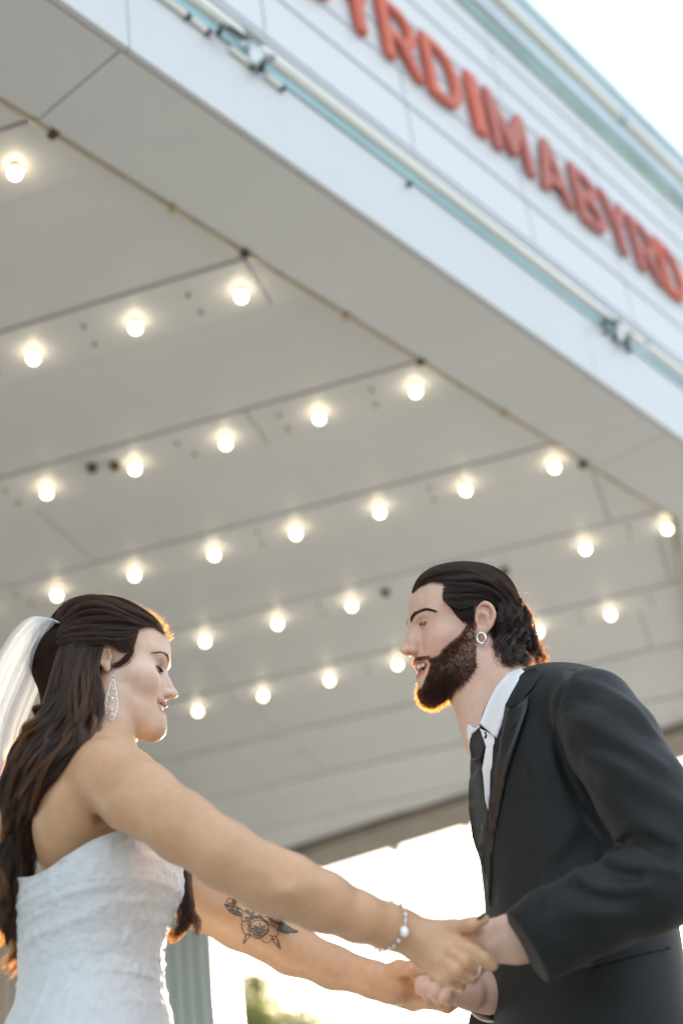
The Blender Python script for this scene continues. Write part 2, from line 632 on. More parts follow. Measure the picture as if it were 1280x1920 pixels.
M_empty = mat('bare_brown_socket', (0.10, 0.07, 0.045), 0.5)
M_screw = mat('rusty_screw', (0.10, 0.075, 0.05), 0.6, 0.3)
M_ground = mat('concrete_paving', (0.31, 0.29, 0.26), 0.85, noise=(0.7, 0.12, 6, (1, 1, 1)), bump=(20, 0.3, 0.01))
M_joint = mat('dark_joint', (0.07, 0.07, 0.065), 0.9)

# ground: one sheet to the horizon, paving slabs near the couple
g = MB()
g.add([(-900, -900, 0), (900, -900, 0), (900, 900, 0), (-900, 900, 0)], [(0, 1, 2, 3)])
tag(g.build('ground', M_ground), None, None, kind='structure')

ZB = 3.773                    # bulb centres
ZC = 3.818                    # ceiling underside
ZS = 3.76                     # border soffit underside / fascia bottom
VA = np.array([-0.388077, 0.0969336])     # bulb to bulb along a row
VB = np.array([0.5957187, 0.7319984])     # row to row
O2 = np.array([-0.8413866, 3.1857133])    # bulb A0
RU = VA / np.linalg.norm(VA)              # along the rows
RN = np.array([RU[1], -RU[0]])
if RN @ VB < 0:
    RN = -RN                               # across the rows, away from the camera
PITCH = float(RN @ VB)
# fascia line
fp0 = PZ(95, 0, ZS)[:2]
fp1 = PZ(1280, 832, ZS)[:2]
FD = (fp1 - fp0) / np.linalg.norm(fp1 - fp0)
FN = np.array([FD[1], -FD[0]])             # out of the canopy, to the camera side
# inner edge of the border
ip = [PZ(x, y, ZS)[:2] for x, y in ((50, 228), (480, 478), (800, 680), (1262, 970))]
i_off = float(np.mean([(p - fp0) @ FN for p in ip]))
S_CORNER = float((ip[3] - fp0) @ FD)
far0 = PZ(560, 1585, ZC)[:2]
far1 = PZ(1270, 1357, ZC)[:2]
ED = (far1 - far0) / np.linalg.norm(far1 - far0)
EN = np.array([-ED[1], ED[0]])             # beyond the far edge
def fpt(s, off, z):
    p = fp0 + FD * s + FN * off
    return np.array([p[0], p[1], z])

def clip(poly, p, n):
    """keep the part of a 2-D polygon with (q - p) . n <= 0"""
    out = []
    for i in range(len(poly)):
        a, b = poly[i], poly[(i + 1) % len(poly)]
        da, db = (a - p) @ n, (b - p) @ n
        if da <= 0:
            out.append(a)
        if (da < 0) != (db < 0) and abs(da - db) > 1e-9:
            out.append(a + (b - a) * (da / (da - db)))
    return out

# second inner edge: the border turns at the corner past the fifth row
c2 = ip[3]
cd = PZ(1282, 1095, ZS)[:2] - c2
cd /= np.linalg.norm(cd)
CN = np.array([cd[1], -cd[0]])
marq = empty('theater_marquee', (0, 0, 0))
tag(marq, 'white theater marquee canopy with red lettering and rows of bulbs overhead', 'marquee')

# ceiling: wide panels between narrow bulb strips, each its own sheet with an open joint
SW = 0.135
L0 = np.array([-9.0, 0.0])
def strip_poly(n0, n1, u0, u1):
    b = O2
    return [b + RN * n0 + RU * u0, b + RN * n1 + RU * u0, b + RN * n1 + RU * u1, b + RN * n0 + RU * u1]
def ceil_clip(po):
    po = clip(po, fp0 + FN * i_off, FN)
    if len(po) >= 3:
        po = clip(po, c2, CN)
    if len(po) >= 3:
        po = clip(po, far0, EN)
    return po
rng = random.Random(3)
for r in range(-3, 9):
    nb = r * PITCH
    # strip with the bulbs
    cuts = [-3.4, -0.8 + 0.33 * (r % 3), 1.65 + 0.33 * (r % 3), 4.1, 6.6, 9.0]
    for a, b in zip(cuts[:-1], cuts[1:]):
        po = ceil_clip(strip_poly(nb - SW, nb + SW, a + 0.003, b - 0.003))
        if len(po) >= 3:
            m = MB(); m.prism(po, ZC - 0.004, ZC + 0.02); m.build('bulb_strip', M_strip, marq)
    cuts = [-3.4, -1.55 + 0.2 * (r % 2), 0.93, 3.37, 5.8, 9.0]
    for a, b in zip(cuts[:-1], cuts[1:]):
        po = ceil_clip(strip_poly(nb + SW + 0.003, nb + PITCH - SW - 0.011, a + 0.0025, b - 0.0025))
        if len(po) >= 3:
            m = MB(); m.prism(po, ZC + rng.uniform(0.0, 0.005), ZC + 0.02); m.build('ceiling_panel', M_ceiling, marq)
po = ceil_clip(strip_poly(-6, 14, -6, 12))
m = MB(); m.prism(po, ZC + 0.03, ZC + 0.05); m.build('ceiling_backing', M_dark, marq)

# border soffit along the fascia, cut into long panels by square joints
sj = PZ(225, 95, ZS)[:2]
s_joint = float((sj - fp0) @ FD)
edges = [s_joint - 2.6 * 2, s_joint - 2.6, s_joint, s_joint + 3.05, s_joint + 6.1]
for a, b in zip(edges[:-1], edges[1:]):
    po = [fp0 + FD * (a + 0.003) + FN * (i_off + 0.012), fp0 + FD * (b - 0.003) + FN * (i_off + 0.012), fp0 + FD * (b - 0.003) - FN * 0.006, fp0 + FD * (a + 0.003) - FN * 0.006]
    m = MB(); m.prism(po, ZS, ZS + 0.025); m.build('border_panel', M_border, marq)
# border beyond the corner
po = [c2 + cd * 0.0 - CN * (-0.012), c2 + cd * 7 + CN * 0.012, c2 + cd * 7 + CN * 1.5, c2 + FD * 1.2 + CN * 0.4]
po = [fp0 + FD * (S_CORNER + 0.02) + FN * (i_off + 0.01), c2 + cd * 5.0 + CN * 0.02, c2 + cd * 5.0 + CN * 0.75, fp0 + FD * (S_CORNER + 0.75) + FN * (i_off + 0.01)]
m = MB(); m.prism(po, ZS + 0.006, ZS + 0.024); m.build('border_panel', M_border, marq)
# return of the border up to the ceiling, and the brass bead that catches the bulbs
m = MB(); m.obox((*fp0, 0), (*FD, 0), (*FN, 0), (0, 0, 1), edges[0], S_CORNER + 0.1, i_off - 0.002, i_off + 0.012, ZS + 0.027, ZC + 0.05)
m.build('border_return', M_border, marq)
m = MB()
m.tube([fpt(s, i_off - 0.006, ZS + 0.004) for s in np.linspace(edges[0], S_CORNER, 30)], 0.0075, 8)
m.build('brass_bead', M_brass, marq, True)
m = MB()
m.tube([(*(c2 + cd * s + CN * (-0.004)), ZS + 0.006) for s in np.linspace(0, 5, 12)], 0.010, 8)
m.build('brass_bead', M_brass, marq, True)
for k, s in enumerate((0.06, 0.30, 0.78, 1.1, 1.62, 2.05, 2.6, 3.2)):
    m = MB(); m.obox((*fp0, 0), (*FD, 0), (*FN, 0), (0, 0, 1), s, s + 0.022, i_off - 0.022, i_off + 0.012, ZS - 0.010, ZS + 0.02)
    m.build('bead_clip', M_screw if k % 2 else M_brass, marq, bevel=0.002)

# far edge beam
m = MB(); m.obox((*far0, 0), (*ED, 0), (*EN, 0), (0, 0, 1), -9, 4.2, 0.0, 0.10, ZC + 0.02, ZC + 0.05); m.build('far_gap', M_dark, marq)
m = MB(); m.obox((*far0, 0), (*ED, 0), (*EN, 0), (0, 0, 1), -9, 4.2, 0.07, 0.60, ZC - 0.045, ZC + 0.3); m.build('far_beam', M_far, marq, bevel=0.01)
for k in range(5):
    s = -0.6 + 0.83 * k + rng.uniform(-0.3, 0.3)
    m = MB(); m.obox((*far0, 0), (*ED, 0), (*EN, 0), (0, 0, 1), s, s + rng.uniform(0.03, 0.07), 0.585, 0.63, ZC - 0.055 - rng.uniform(0, 0.02), ZC)
    m.build('drip_clip', M_cream, marq)

# fascia face, in lengths
fe = [-6.0, -2.2, s_joint + 0.012, s_joint + 2.45, s_joint + 4.9, S_CORNER + 0.75]
for a, b in zip(fe[:-1], fe[1:]):
    m = MB(); m.obox((*fp0, 0), (*FD, 0), (*FN, 0), (0, 0, 1), a + 0.002, b - 0.002, 0.0, 0.022, ZS - 0.004, 4.215)
    m.build('fascia_panel', M_fascia, marq, bevel=0.002)
S0, S1 = -6.0, S_CORNER + 0.75
def run(name, mt, s0, s1, y0, y1, z0, z1, bevel=0.0):
    m = MB(); m.obox((*fp0, 0), (*FD, 0), (*FN, 0), (0, 0, 1), s0, s1, y0, y1, z0, z1)
    return m.build(name, mt, marq, bevel=bevel)
# lighting channel below the letter board
run('tube_channel', M_teal, S0, S1, 0.024, 0.030, 4.088, 4.130)
run('channel_lip', M_fascia, S0, S1, 0.024, 0.046, 4.205, 4.222, 0.003)
def gtube(name, mt, s0, s1, off, z, r):
    m = MB()
    pts = [fpt(s0, off, z), fpt(s0 + r * 0.35, off, z), fpt(s0 + r, off, z), fpt(s1 - r, off, z), fpt(s1 - r * 0.35, off, z), fpt(s1, off, z)]
    m.tube(pts, [r * 0.35, r * 0.8, r, r, r * 0.8, r * 0.35], 14)
    return m.build(name, mt, marq, True)
for a, b in ((-6, -2.2), (-2.17, 0.735), (0.805, 3.2), (3.23, S1)):
    gtube('upper_tube', M_tube, a, b, 0.032, 4.158, 0.024)
for a, b in ((-6, -2.0), (-1.97, 0.49), (0.50, 0.60), (0.665, 0.765), (0.825, 0.90)):
    gtube('lower_tube', M_tube, a, b, 0.032, 4.060, 0.010)
# bent black tube ends, stand-offs
for s in (0.60, 2.80):
    m = MB(); m.tube([fpt(s - 0.005, 0.055, 4.045), fpt(s + 0.005, 0.062, 4.085), fpt(s + 0.045, 0.066, 4.098), fpt(s + 0.10, 0.066, 4.102), fpt(s + 0.135, 0.064, 4.128), fpt(s + 0.15, 0.06, 4.15)], 0.009, 10)
    m.build('blackout_tube', M_blacktube, marq, True)
    m = MB(); m.tube([fpt(s + 0.18, 0.05, 4.03), fpt(s + 0.19, 0.06, 4.07), fpt(s + 0.235, 0.062, 4.12)], 0.011, 10)
    m.build('blackout_tube', M_blacktube, marq, True)
    m = MB(); m.obox((*fp0, 0), (*FD, 0), (*FN, 0), (0, 0, 1), s + 0.14, s + 0.21, 0.03, 0.05, 4.05, 4.13); m.build('standoff', M_clear, marq, bevel=0.006)
for s in (0.49, 0.575, 0.765, 0.905, 1.552, 2.86, 2.92, 3.05):
    m = MB(); m.tube([fpt(s, 0.022, 4.058), fpt(s, 0.042, 4.058)], 0.010, 12); m.build('tube_clamp', M_blacktube, marq, True)

# letter board: upright panels with recessed joints, horizontal letter tracks
b0 = 0.878
P = 0.785
for k in range(-5, 7):
    a, b = b0 + P * k + 0.005, min(b0 + P * (k + 1) - 0.005, S1)
    if a < S1:
        run('board_panel', M_board, a, b, -0.004, 0.012, 4.225, 5.56)
run('board_backing', M_track, S0, S1, -0.03, -0.008, 4.0, 5.8)
for z in (4.293, 4.545, 4.72, 4.885, 5.075, 5.24, 5.43):
    run('letter_track', M_track, S0, S1, 0.0125, 0.019, z - 0.007, z + 0.007)
# crown of the marquee
run('crown_band', M_green, S0, S1, 0.0, 0.035, 5.562, 5.605, 0.004)
run('crown_band', M_blue, S0, S1, 0.0, 0.055, 5.607, 5.745, 0.006)
run('crown_band', M_cream, S0, S1, 0.0, 0.085, 5.747, 5.790, 0.015)
run('crown_band', M_blue, S0, S1, 0.0, 0.075, 5.792, 5.915, 0.006)
run('crown_band', M_green, S0, S1, -0.05, 0.09, 5.917, 5.955, 0.012)
for s in (-1.4, 1.2, 3.62):
    run('crown_joint', M_teal, s, s + 0.02, 0.0, 0.089, 5.735, 5.80)
# unseen roof deck over the canopy, added to block sky light
po = [fp0 + FD * S0 - FN * 0.06, fp0 + FD * S1 - FN * 0.06, c2 + cd * 5.0, far1 + EN * 0.5, far0 - ED * 9 + EN * 0.5]
m = MB(); m.prism(po, 5.0, 5.05); m.build('unseen_roof_deck', M_far, marq)

# return side of the marquee past the corner
ce = fp0 + FD * (S1 - 0.004)
m = MB(); m.obox((*ce, 0), (*cd, 0), (*CN, 0), (0, 0, 1), 0.03, 5.2, -0.02, 0.004, ZS + 0.03, 4.215); m.build('fascia_panel', M_fascia, marq)
m = MB(); m.obox((*ce, 0), (*cd, 0), (*CN, 0), (0, 0, 1), 0.03, 5.2, -0.03, -0.012, 4.22, 5.56); m.build('board_panel', M_board, marq)
m = MB(); m.obox((*ce, 0), (*cd, 0), (*CN, 0), (0, 0, 1), 0.03, 5.2, -0.02, 0.03, 5.562, 5.955); m.build('crown_band', M_blue, marq, bevel=.006)

# screws on the bulb strips
sm = MB()
sm.tube([(0, 0, 0), (0, 0, 0.006), (0, 0, 0.010)], [0.0065, 0.0065, 0.003], 8)
s_me = None
for r in range(0, 6):
    for j in range(-2, 9):
        if rng.random() < 0.5:
            continue
        for q in (-0.055, 0.055):
            c = O2 + VB * r + VA * (j + 0.42) + RN * q + RU * rng.uniform(-0.02, 0.02)
            if (c - (fp0 + FN * i_off)) @ FN > -0.05 or (c - c2) @ CN > -0.05 or (c - far0) @ EN > -0.05:
                continue
            if s_me is None:
                o = sm.build('screw', M_screw, marq, True); s_me = o.data
            else:
                o = bpy.data.objects.new('screw', s_me); link(o, marq)
            o.location = (c[0], c[1], ZC - 0.0145)

# ------------------------------------------------------------------ bulbs: every one a thing
gm = MB()
gm.sphere((0, 0, 0.006), 0.0200, 18, 12, (1, 1, 1.0))
km = MB()
km.tube([(0, 0, 0.024), (0, 0, 0.030), (0, 0, 0.036), (0, 0, 0.0405)], [0.010, 0.0125, 0.0135, 0.018], 14)
glob_me = sock_me = None
EMPTY = {(3, -1), (4, 2), (4, 3), (2, 3.32), (2, 2.8)}
def under(c):
    return (c - (fp0 + FN * i_off)) @ FN < -0.03 and (c - c2) @ CN < -0.03 and (c - far0) @ EN < -0.05
for r in range(0, 6):
    for j in range(-1, 13):
        c = O2 + VB * r + VA * j
        if not under(c) or (r, j) in EMPTY:
            continue
        pp = proj((c[0], c[1], ZB))
        if not (-260 < pp[0] < 1540 and pp[1] > 150):
            continue
        b = empty('light_bulb', (c[0], c[1], ZB))
        tag(b, 'lit round bulb closing its row, right beside the brass bead' if not under(c - VA) else 'lit round bulb along the middle of a ceiling strip of the marquee', 'bulb', 'lit bulbs in rows under the marquee')
        if glob_me is None:
            o = mesh_obj('globe', gm.v, gm.f, M_bulb, None, True); glob_me = o.data; o.parent = b
            o = mesh_obj('socket', km.v, km.f, M_socket, None, True); sock_me = o.data; o.parent = b
        else:
            link(bpy.data.objects.new('globe', glob_me), b)
            link(bpy.data.objects.new('socket', sock_me), b)
# bare sockets, parts of the marquee
em = MB()
em.tube([(0, 0, 0.0405), (0, 0, 0.028), (0, 0, 0.016), (0, 0, 0.012), (0, 0, 0.026)], [0.024, 0.021, 0.020, 0.015, 0.012], 14)
e_me = None
for px, py in ((945, 1070), (722, 1110), (1092, 868), (173, 876), (216, 872)):
    c = PZ(px, py, ZB + 0.035)
    if e_me is None:
        o = mesh_obj('bare_socket', em.v, em.f, M_empty, marq, True); e_me = o.data
    else:
        o = bpy.data.objects.new('bare_socket', e_me); link(o, marq)
    o.location = (c[0], c[1], ZB)

# ------------------------------------------------------------------ letters: block glyphs on a 1 x 1.35 cell, each a thing hooked on the tracks
def arc(cx, cy, rx, ry, a0, a1, n=10):
    return [(cx + rx * math.cos(math.radians(a0 + (a1 - a0) * i / n)), cy + ry * math.sin(math.radians(a0 + (a1 - a0) * i / n))) for i in range(n + 1)]
GH = 0.335
ST = 0.050
def glyph(ch):
    """outer loop and holes in metres; x to the right, y up"""
    H, T = GH, ST
    if ch == 'I':
        return 0.072, [[(0, 0), (0.072, 0), (0.072, H), (0, H)]]
    if ch == 'Y':
        W = 0.225
        return W, [[(W / 2 - T / 2, 0), (W / 2 + T / 2, 0), (W / 2 + T / 2, H * .42), (W, H), (W - T * 1.1, H), (W / 2, H * .60), (T * 1.1, H), (0, H), (W / 2 - T / 2, H * .42)]]
    if ch == 'A':
        W = 0.245
        return W, [[(0, 0), (T, 0), (T + .022, H * .19), (W - T - .022, H * .19), (W - T, 0), (W, 0), (W / 2 + T * .55, H), (W / 2 - T * .55, H)], [(T + .038, H * .37), (W / 2, H * .72), (W - T - .038, H * .37)]]
    if ch == 'M':
        W = 0.285
        return W, [[(0, 0), (T, 0), (T, H * .58), (W / 2 - .02, H * .12), (W / 2 + .02, H * .12), (W - T, H * .58), (W - T, 0), (W, 0), (W, H), (W - T * .95, H), (W / 2, H * .50), (T * .95, H), (0, H)]]
    if ch == 'D':
        W = 0.23
        return W, [[(0, 0), (W * .45, 0)] + arc(W * .45, H / 2, W * .55, H / 2, -90, 90, 14)[1:] + [(0, H)],
                   [(T, T * .85), (T, H - T * .85)] + arc(W * .45, H / 2, W * .55 - T, H / 2 - T * .85, 90, -90, 12)]
    if ch == 'B':
        W = 0.225
        return W, [[(0, 0), (W * .52, 0)] + arc(W * .52, H * .265, W * .48, H * .265, -90, 75, 9)[1:] + arc(W * .50, H * .76, W * .44, H * .24, -60, 90, 9) + [(0, H)],
                   [(T, T * .8), (T, H * .45)] + arc(W * .50, H * .265, W * .48 - T, H * .265 - T * .8, 80, -90, 8),
                   [(T, H * .60), (T, H - T * .8)] + arc(W * .48, H * .77, W * .44 - T, H * .23 - T * .8, 90, -80, 8)]
    if ch == 'R':
        W = 0.23
        return W, [[(0, 0), (T, 0), (T, H * .37), (W * .42, H * .37), (W - T * 1.05, 0), (W, 0), (W * .68, H * .41)] + arc(W * .50, H * .69, W * .46, H * .31, -60, 90, 10) + [(0, H)],
                   [(T, H * .53), (T, H - T * .8)] + arc(W * .50, H * .69, W * .46 - T, H * .31 - T * .8, 90, -80, 8)]
def letter_obj(ch, s0, mt, label, depth=0.024, tilt=0.012):
    W, loops = glyph(ch)
    pts, edges = [], []
    for lp in loops:
        n0 = len(pts)
        pts += [Vector(p) for p in lp]
        edges += [(n0 + i, n0 + (i + 1) % len(lp)) for i in range(len(lp))]
    v2, e2, f2, *_ = geometry.delaunay_2d_cdt(pts, edges, [], 2, 1e-6)
    keep = []
    def inside(c, lp):
        k = False
        for i in range(len(lp)):
            (x1, y1), (x2, y2) = lp[i], lp[i - 1]
            if (y1 > c[1]) != (y2 > c[1]) and c[0] < (x2 - x1) * (c[1] - y1) / (y2 - y1) + x1:
                k = not k
        return k
    for f in f2:
        c = sum((v2[i] for i in f), Vector((0, 0))) / len(f)
        if inside(c, loops[0]) and not any(inside(c, h) for h in loops[1:]):
            keep.append(f)
    n = len(v2)
    vv = []
    for off in (0.021 + depth, 0.021):
        for p in v2:
            x = p[0] - tilt * p[1]
            vv.append(fpt(s0 - 0.016 + x, off, 4.704 + p[1]))
    ff = [tuple(f) for f in keep] + [tuple(i + n for i in f[::-1]) for f in keep]
    cnt = {}
    for f in keep:
        for i in range(len(f)):
            a, b = f[i], f[(i + 1) % len(f)]
            cnt[(a, b)] = 1
    for (a, b) in cnt:
        if (b, a) not in cnt:
            ff.append((b, a, a + n, b + n))
    base = fpt(s0, 0.026, 4.74)
    me = bpy.data.meshes.new('marquee_letter')
    me.from_pydata([tuple(p - base) for p in vv], [], ff)
    me.materials.append(mt)
    o = bpy.data.objects.new('marquee_letter', me)
    link(o); o.location = base
    bv = o.modifiers.new('bevel', 'BEVEL'); bv.width = 0.004; bv.segments = 2; bv.limit_method = 'ANGLE'; bv.angle_limit = math.radians(50)
    return tag(o, label, 'letter', 'red letters on the marquee board')
LET = [('B', 1.055, M_red, 'red letter B whose foot just shows before the first Y on the board'),
       ('Y', 1.320, M_red, 'bright red letter Y before the wide R on the letter board'),
       ('R', 1.575, M_red, 'bright red letter R between the first Y and first D'),
       ('D', 1.845, M_red, 'bright red letter D standing before the single letter I'),
       ('I', 2.145, M_red, 'single narrow red letter I on the letter board'),
       ('M', 2.275, M_redfade, 'dull dark red letter M on the letter board'),
       ('A', 2.620, M_redfade, 'faded red letter A after the letter M'),
       ('B', 2.930, M_redfade, 'faded red letter B after the letter A'),
       ('Y', 3.180, M_redfade, 'faded red letter Y following the B after the A'),
       ('R', 3.435, M_redfade, 'faded red letter R before the last D on the board'),
       ('D', 3.690, M_red, 'red letter D at the end of the marquee wording')]
for ch, s0, mt, lb in LET:
    letter_obj(ch, s0, mt, lb)
# ------------------------------------------------------------------ ribbed box-office wall behind the bride, at the far corner of the canopy
M_ribteal = mat('pale_teal_ribbed_metal', (0.66, 0.76, 0.72), 0.4, noise=(1.5, 0.10, 5, (1, 1, 0.3)))
M_ribcream = mat('cream_ribbed_metal', (0.75, 0.68, 0.58), 0.5, noise=(1.5, 0.08, 5, (1, 1, 0.3)))
M_glassdark = mat('dark_window_glass', (0.015, 0.018, 0.018), 0.08, coat=0.6)
M_frame = mat('teal_window_frame', (0.20, 0.30, 0.27), 0.4)
YW = 11.2
wr = PY(404, 1840, YW)
booth = empty('ticket_booth', (wr[0] - 1.0, YW, 0))
tag(booth, 'ribbed metal ticket booth, teal and cream, at the far end of the canopy', 'booth')
def ribs(name, x0, x1, mt, z0, z1, y):
    n = int((x1 - x0) / 0.085)
    w_ = (x1 - x0) / n
    for k in range(n):
        a = x0 + k * w_
        m = MB()
        prof = [(a + .002, y + .03), (a + .006, y), (a + .022, y - .032), (a + w_ - .022, y - .032), (a + w_ - .006, y), (a + w_ - .002, y + .03)]
        m.prism([np.array(p_) for p_ in prof], z0, z1)
        m.build(name, mt, booth)
ribs('teal_rib', wr[0] - 1.05, wr[0] - .045, M_ribteal, 2.62, ZC - .05, YW)
ribs('cream_rib', wr[0] - 2.6, wr[0] - 1.06, M_ribcream, 0.35, ZC - .05, YW + .03)
m = MB(); m.obox((0, 0, 0), (1, 0, 0), (0, 1, 0), (0, 0, 1), wr[0] - .042, wr[0], YW - .02, YW + 1.6, 0.0, ZC - .05); m.build('corner_post', M_ribteal, booth, bevel=.03)
m = MB(); m.obox((0, 0, 0), (1, 0, 0), (0, 1, 0), (0, 0, 1), wr[0] - 2.6, wr[0] - .12, YW + .06, YW + 1.6, 0.0, ZC - .05); m.build('wall_core', M_joint, booth)
m = MB(); m.obox((0, 0, 0), (1, 0, 0), (0, 1, 0), (0, 0, 1), wr[0] - 1.0, wr[0] - .16, YW + .01, YW + .05, 1.0, 2.52); m.build('window', M_glassdark, booth)
for z0, z1 in ((2.52, 2.61), (0.93, 1.0)):
    m = MB(); m.obox((0, 0, 0), (1, 0, 0), (0, 1, 0), (0, 0, 1), wr[0] - 1.05, wr[0] - .118, YW - .05, YW + .05, z0, z1); m.build('window_frame', M_frame, booth, bevel=.008)
m = MB(); m.obox((0, 0, 0), (1, 0, 0), (0, 1, 0), (0, 0, 1), wr[0] - 1.05, wr[0] - .118, YW - .03, YW + .05, 0.0, 0.92); m.build('lower_panel', M_ribteal, booth, bevel=.008)

# ------------------------------------------------------------------ small tree beyond the canopy, thin lamp pole
M_bark = mat('grey_bark', (0.16, 0.12, 0.08), 0.85, noise=(12, 0.3, 5, (1, 1, .3)))
M_leaf = mat('olive_leaves', (0.115, 0.115, 0.035), 0.5, noise=(5, 0.4, 3, (1, 1, 1)), spec=0.3)
def leaf_mat():
    m = mat('olive_leaves_backlit', (0.20, 0.20, 0.075), 0.5, noise=(5, 0.35, 3, (1, 1, 1)), spec=0.3)
    t = m.node_tree
    b = t.nodes['Principled BSDF']
    tl = t.nodes.new('ShaderNodeBsdfTranslucent'); tl.inputs['Color'].default_value = (0.34, 0.34, 0.12, 1)
    mxs = t.nodes.new('ShaderNodeMixShader'); mxs.inputs[0].default_value = 0.5
    o = t.nodes['Material Output']
    t.links.new(b.outputs[0], mxs.inputs[1]); t.links.new(tl.outputs[0], mxs.inputs[2]); t.links.new(mxs.outputs[0], o.inputs['Surface'])
    return m
M_leaf = leaf_mat()
def tree(base, h_, spread, seed, label, n=5200, leaf=.075):
    r = random.Random(seed)
    t = empty('tree', base)
    tag(t, label, 'tree', 'trees beyond the canopy')
    b = np.array(base, float)
    m = MB()
    tips = []
    trunk = [b + np.array([.10 * math.sin(3 * q), .06 * math.cos(4 * q), h_ * .62 * q]) for q in np.linspace(0, 1, 8)]
    m.tube(trunk, [.085 - .045 * q for q in np.linspace(0, 1, 8)], 8)
    for k in range(11):
        i = r.randrange(3, 8)
        a = r.uniform(0, 6.28); L_ = spread * r.uniform(.6, 1.05)
        e = trunk[i] + np.array([math.cos(a) * L_, math.sin(a) * L_, h_ * r.uniform(.12, .40)])
        mid = (trunk[i] + e) / 2 + np.array([0, 0, .12])
        m.tube(spline([trunk[i], mid, e], 7), [.032 - .004 * q for q in range(7)], 6)
        tips += [mid, (mid + e) / 2, e]
    m.build('trunk', M_bark, t, True)
    V, F_ = [], []
    for k in range(n):
        c = tips[r.randrange(len(tips))] + np.array([r.gauss(0, .19), r.gauss(0, .19), r.gauss(0, .15)])
        u_ = unit([r.gauss(0, 1), r.gauss(0, 1), r.gauss(0, .6)]); v_ = unit(np.cross(u_, [r.gauss(0, 1), r.gauss(0, 1), r.gauss(0, 1)]))
        s_ = leaf * r.uniform(.6, 1.3)
        i0 = len(V)
        V += [c - u_ * s_, c + v_ * s_ * .36, c + u_ * s_, c - v_ * s_ * .36]
        F_.append((i0, i0 + 1, i0 + 2, i0 + 3))
    mesh_obj('crown', V, F_, M_leaf, t)
    return t
for px_, py_, Yt, sp, sd_, lb in ((440, 1822, 17.0, .40, 1, 'olive green young tree right beside the ribbed teal booth'),
                                  (500, 1850, 19.0, .60, 2, 'low olive green tree between the booth and the bare horizon'),
                                  (640, 2010, 26.0, .9, 5, 'distant round olive tree whose top stays low behind the joined hands')):
    c = PY(px_, py_, Yt)
    tree((c[0], c[1], 0), c[2] * 1.0, sp, sd_, lb)
pc = PY(776, 1910, 30.0)
lp = empty('lamp_pole', (pc[0], pc[1], 0))
tag(lp, 'thin grey lamp pole far behind the joined hands', 'lamp pole')
pz_ = PY(776, 1835, 30.0)[2]
M_pole = mat('galvanised_pole', (0.34, 0.36, 0.37), 0.45, 0.6, noise=(4, .1, 4, (1, 1, 1)))
m = MB(); m.tube([(pc[0], pc[1], 0), (pc[0], pc[1], 3.0), (pc[0], pc[1], pz_)], [.05, .04, .03], 10); m.build('pole', M_pole, lp, True)
m = MB(); m.tube([(pc[0], pc[1], 0.0), (pc[0], pc[1], .10), (pc[0], pc[1], .16)], [.12, .11, .06], 12); m.build('base', M_pole, lp, True)
m = MB(); m.tube([(pc[0], pc[1], pz_), (pc[0], pc[1], pz_ + .05), (pc[0], pc[1], pz_ + .25), (pc[0], pc[1], pz_ + .33)], [.05, .10, .13, .03], 12); m.build('lamp_head', M_pole, lp, True)
# ================================================================== PEOPLE: shared anatomy
def skin_mat(name, base, rough=0.36):
    m = bpy.data.materials.new(name)
    m.use_nodes = True
    t = m.node_tree
    b = t.nodes['Principled BSDF']
    at = t.nodes.new('ShaderNodeAttribute'); at.attribute_name = 'tint'
    tcn = t.nodes.new('ShaderNodeTexCoord')
    n1 = t.nodes.new('ShaderNodeTexNoise'); n1.inputs['Scale'].default_value = 75; n1.inputs['Detail'].default_value = 4
    r1 = t.nodes.new('ShaderNodeMapRange'); r1.inputs['From Min'].default_value = 0.3; r1.inputs['From Max'].default_value = 0.7
    r1.inputs['To Min'].default_value = 0.95; r1.inputs['To Max'].default_value = 1.04
    mu = t.nodes.new('ShaderNodeVectorMath'); mu.operation = 'SCALE'
    n2 = t.nodes.new('ShaderNodeTexNoise'); n2.inputs['Scale'].default_value = 420; n2.inputs['Detail'].default_value = 3
    bp = t.nodes.new('ShaderNodeBump'); bp.inputs['Strength'].default_value = 0.16; bp.inputs['Distance'].default_value = 0.0012
    L = t.links
    L.new(tcn.outputs['Object'], n1.inputs['Vector']); L.new(n1.outputs['Fac'], r1.inputs['Value'])
    L.new(at.outputs['Color'], mu.inputs[0]); L.new(r1.outputs['Result'], mu.inputs['Scale'])
    L.new(mu.outputs['Vector'], b.inputs['Base Color'])
    L.new(tcn.outputs['Object'], n2.inputs['Vector']); L.new(n2.outputs['Fac'], bp.inputs['Height']); L.new(bp.outputs['Normal'], b.inputs['Normal'])
    b.inputs['Roughness'].default_value = rough
    b.inputs['Specular IOR Level'].default_value = 0.5
    b.inputs['Subsurface Weight'].default_value = 0.55
    b.inputs['Subsurface Radius'].default_value = (1.0, 0.36, 0.18)
    b.inputs['Subsurface Scale'].default_value = 0.006
    return m

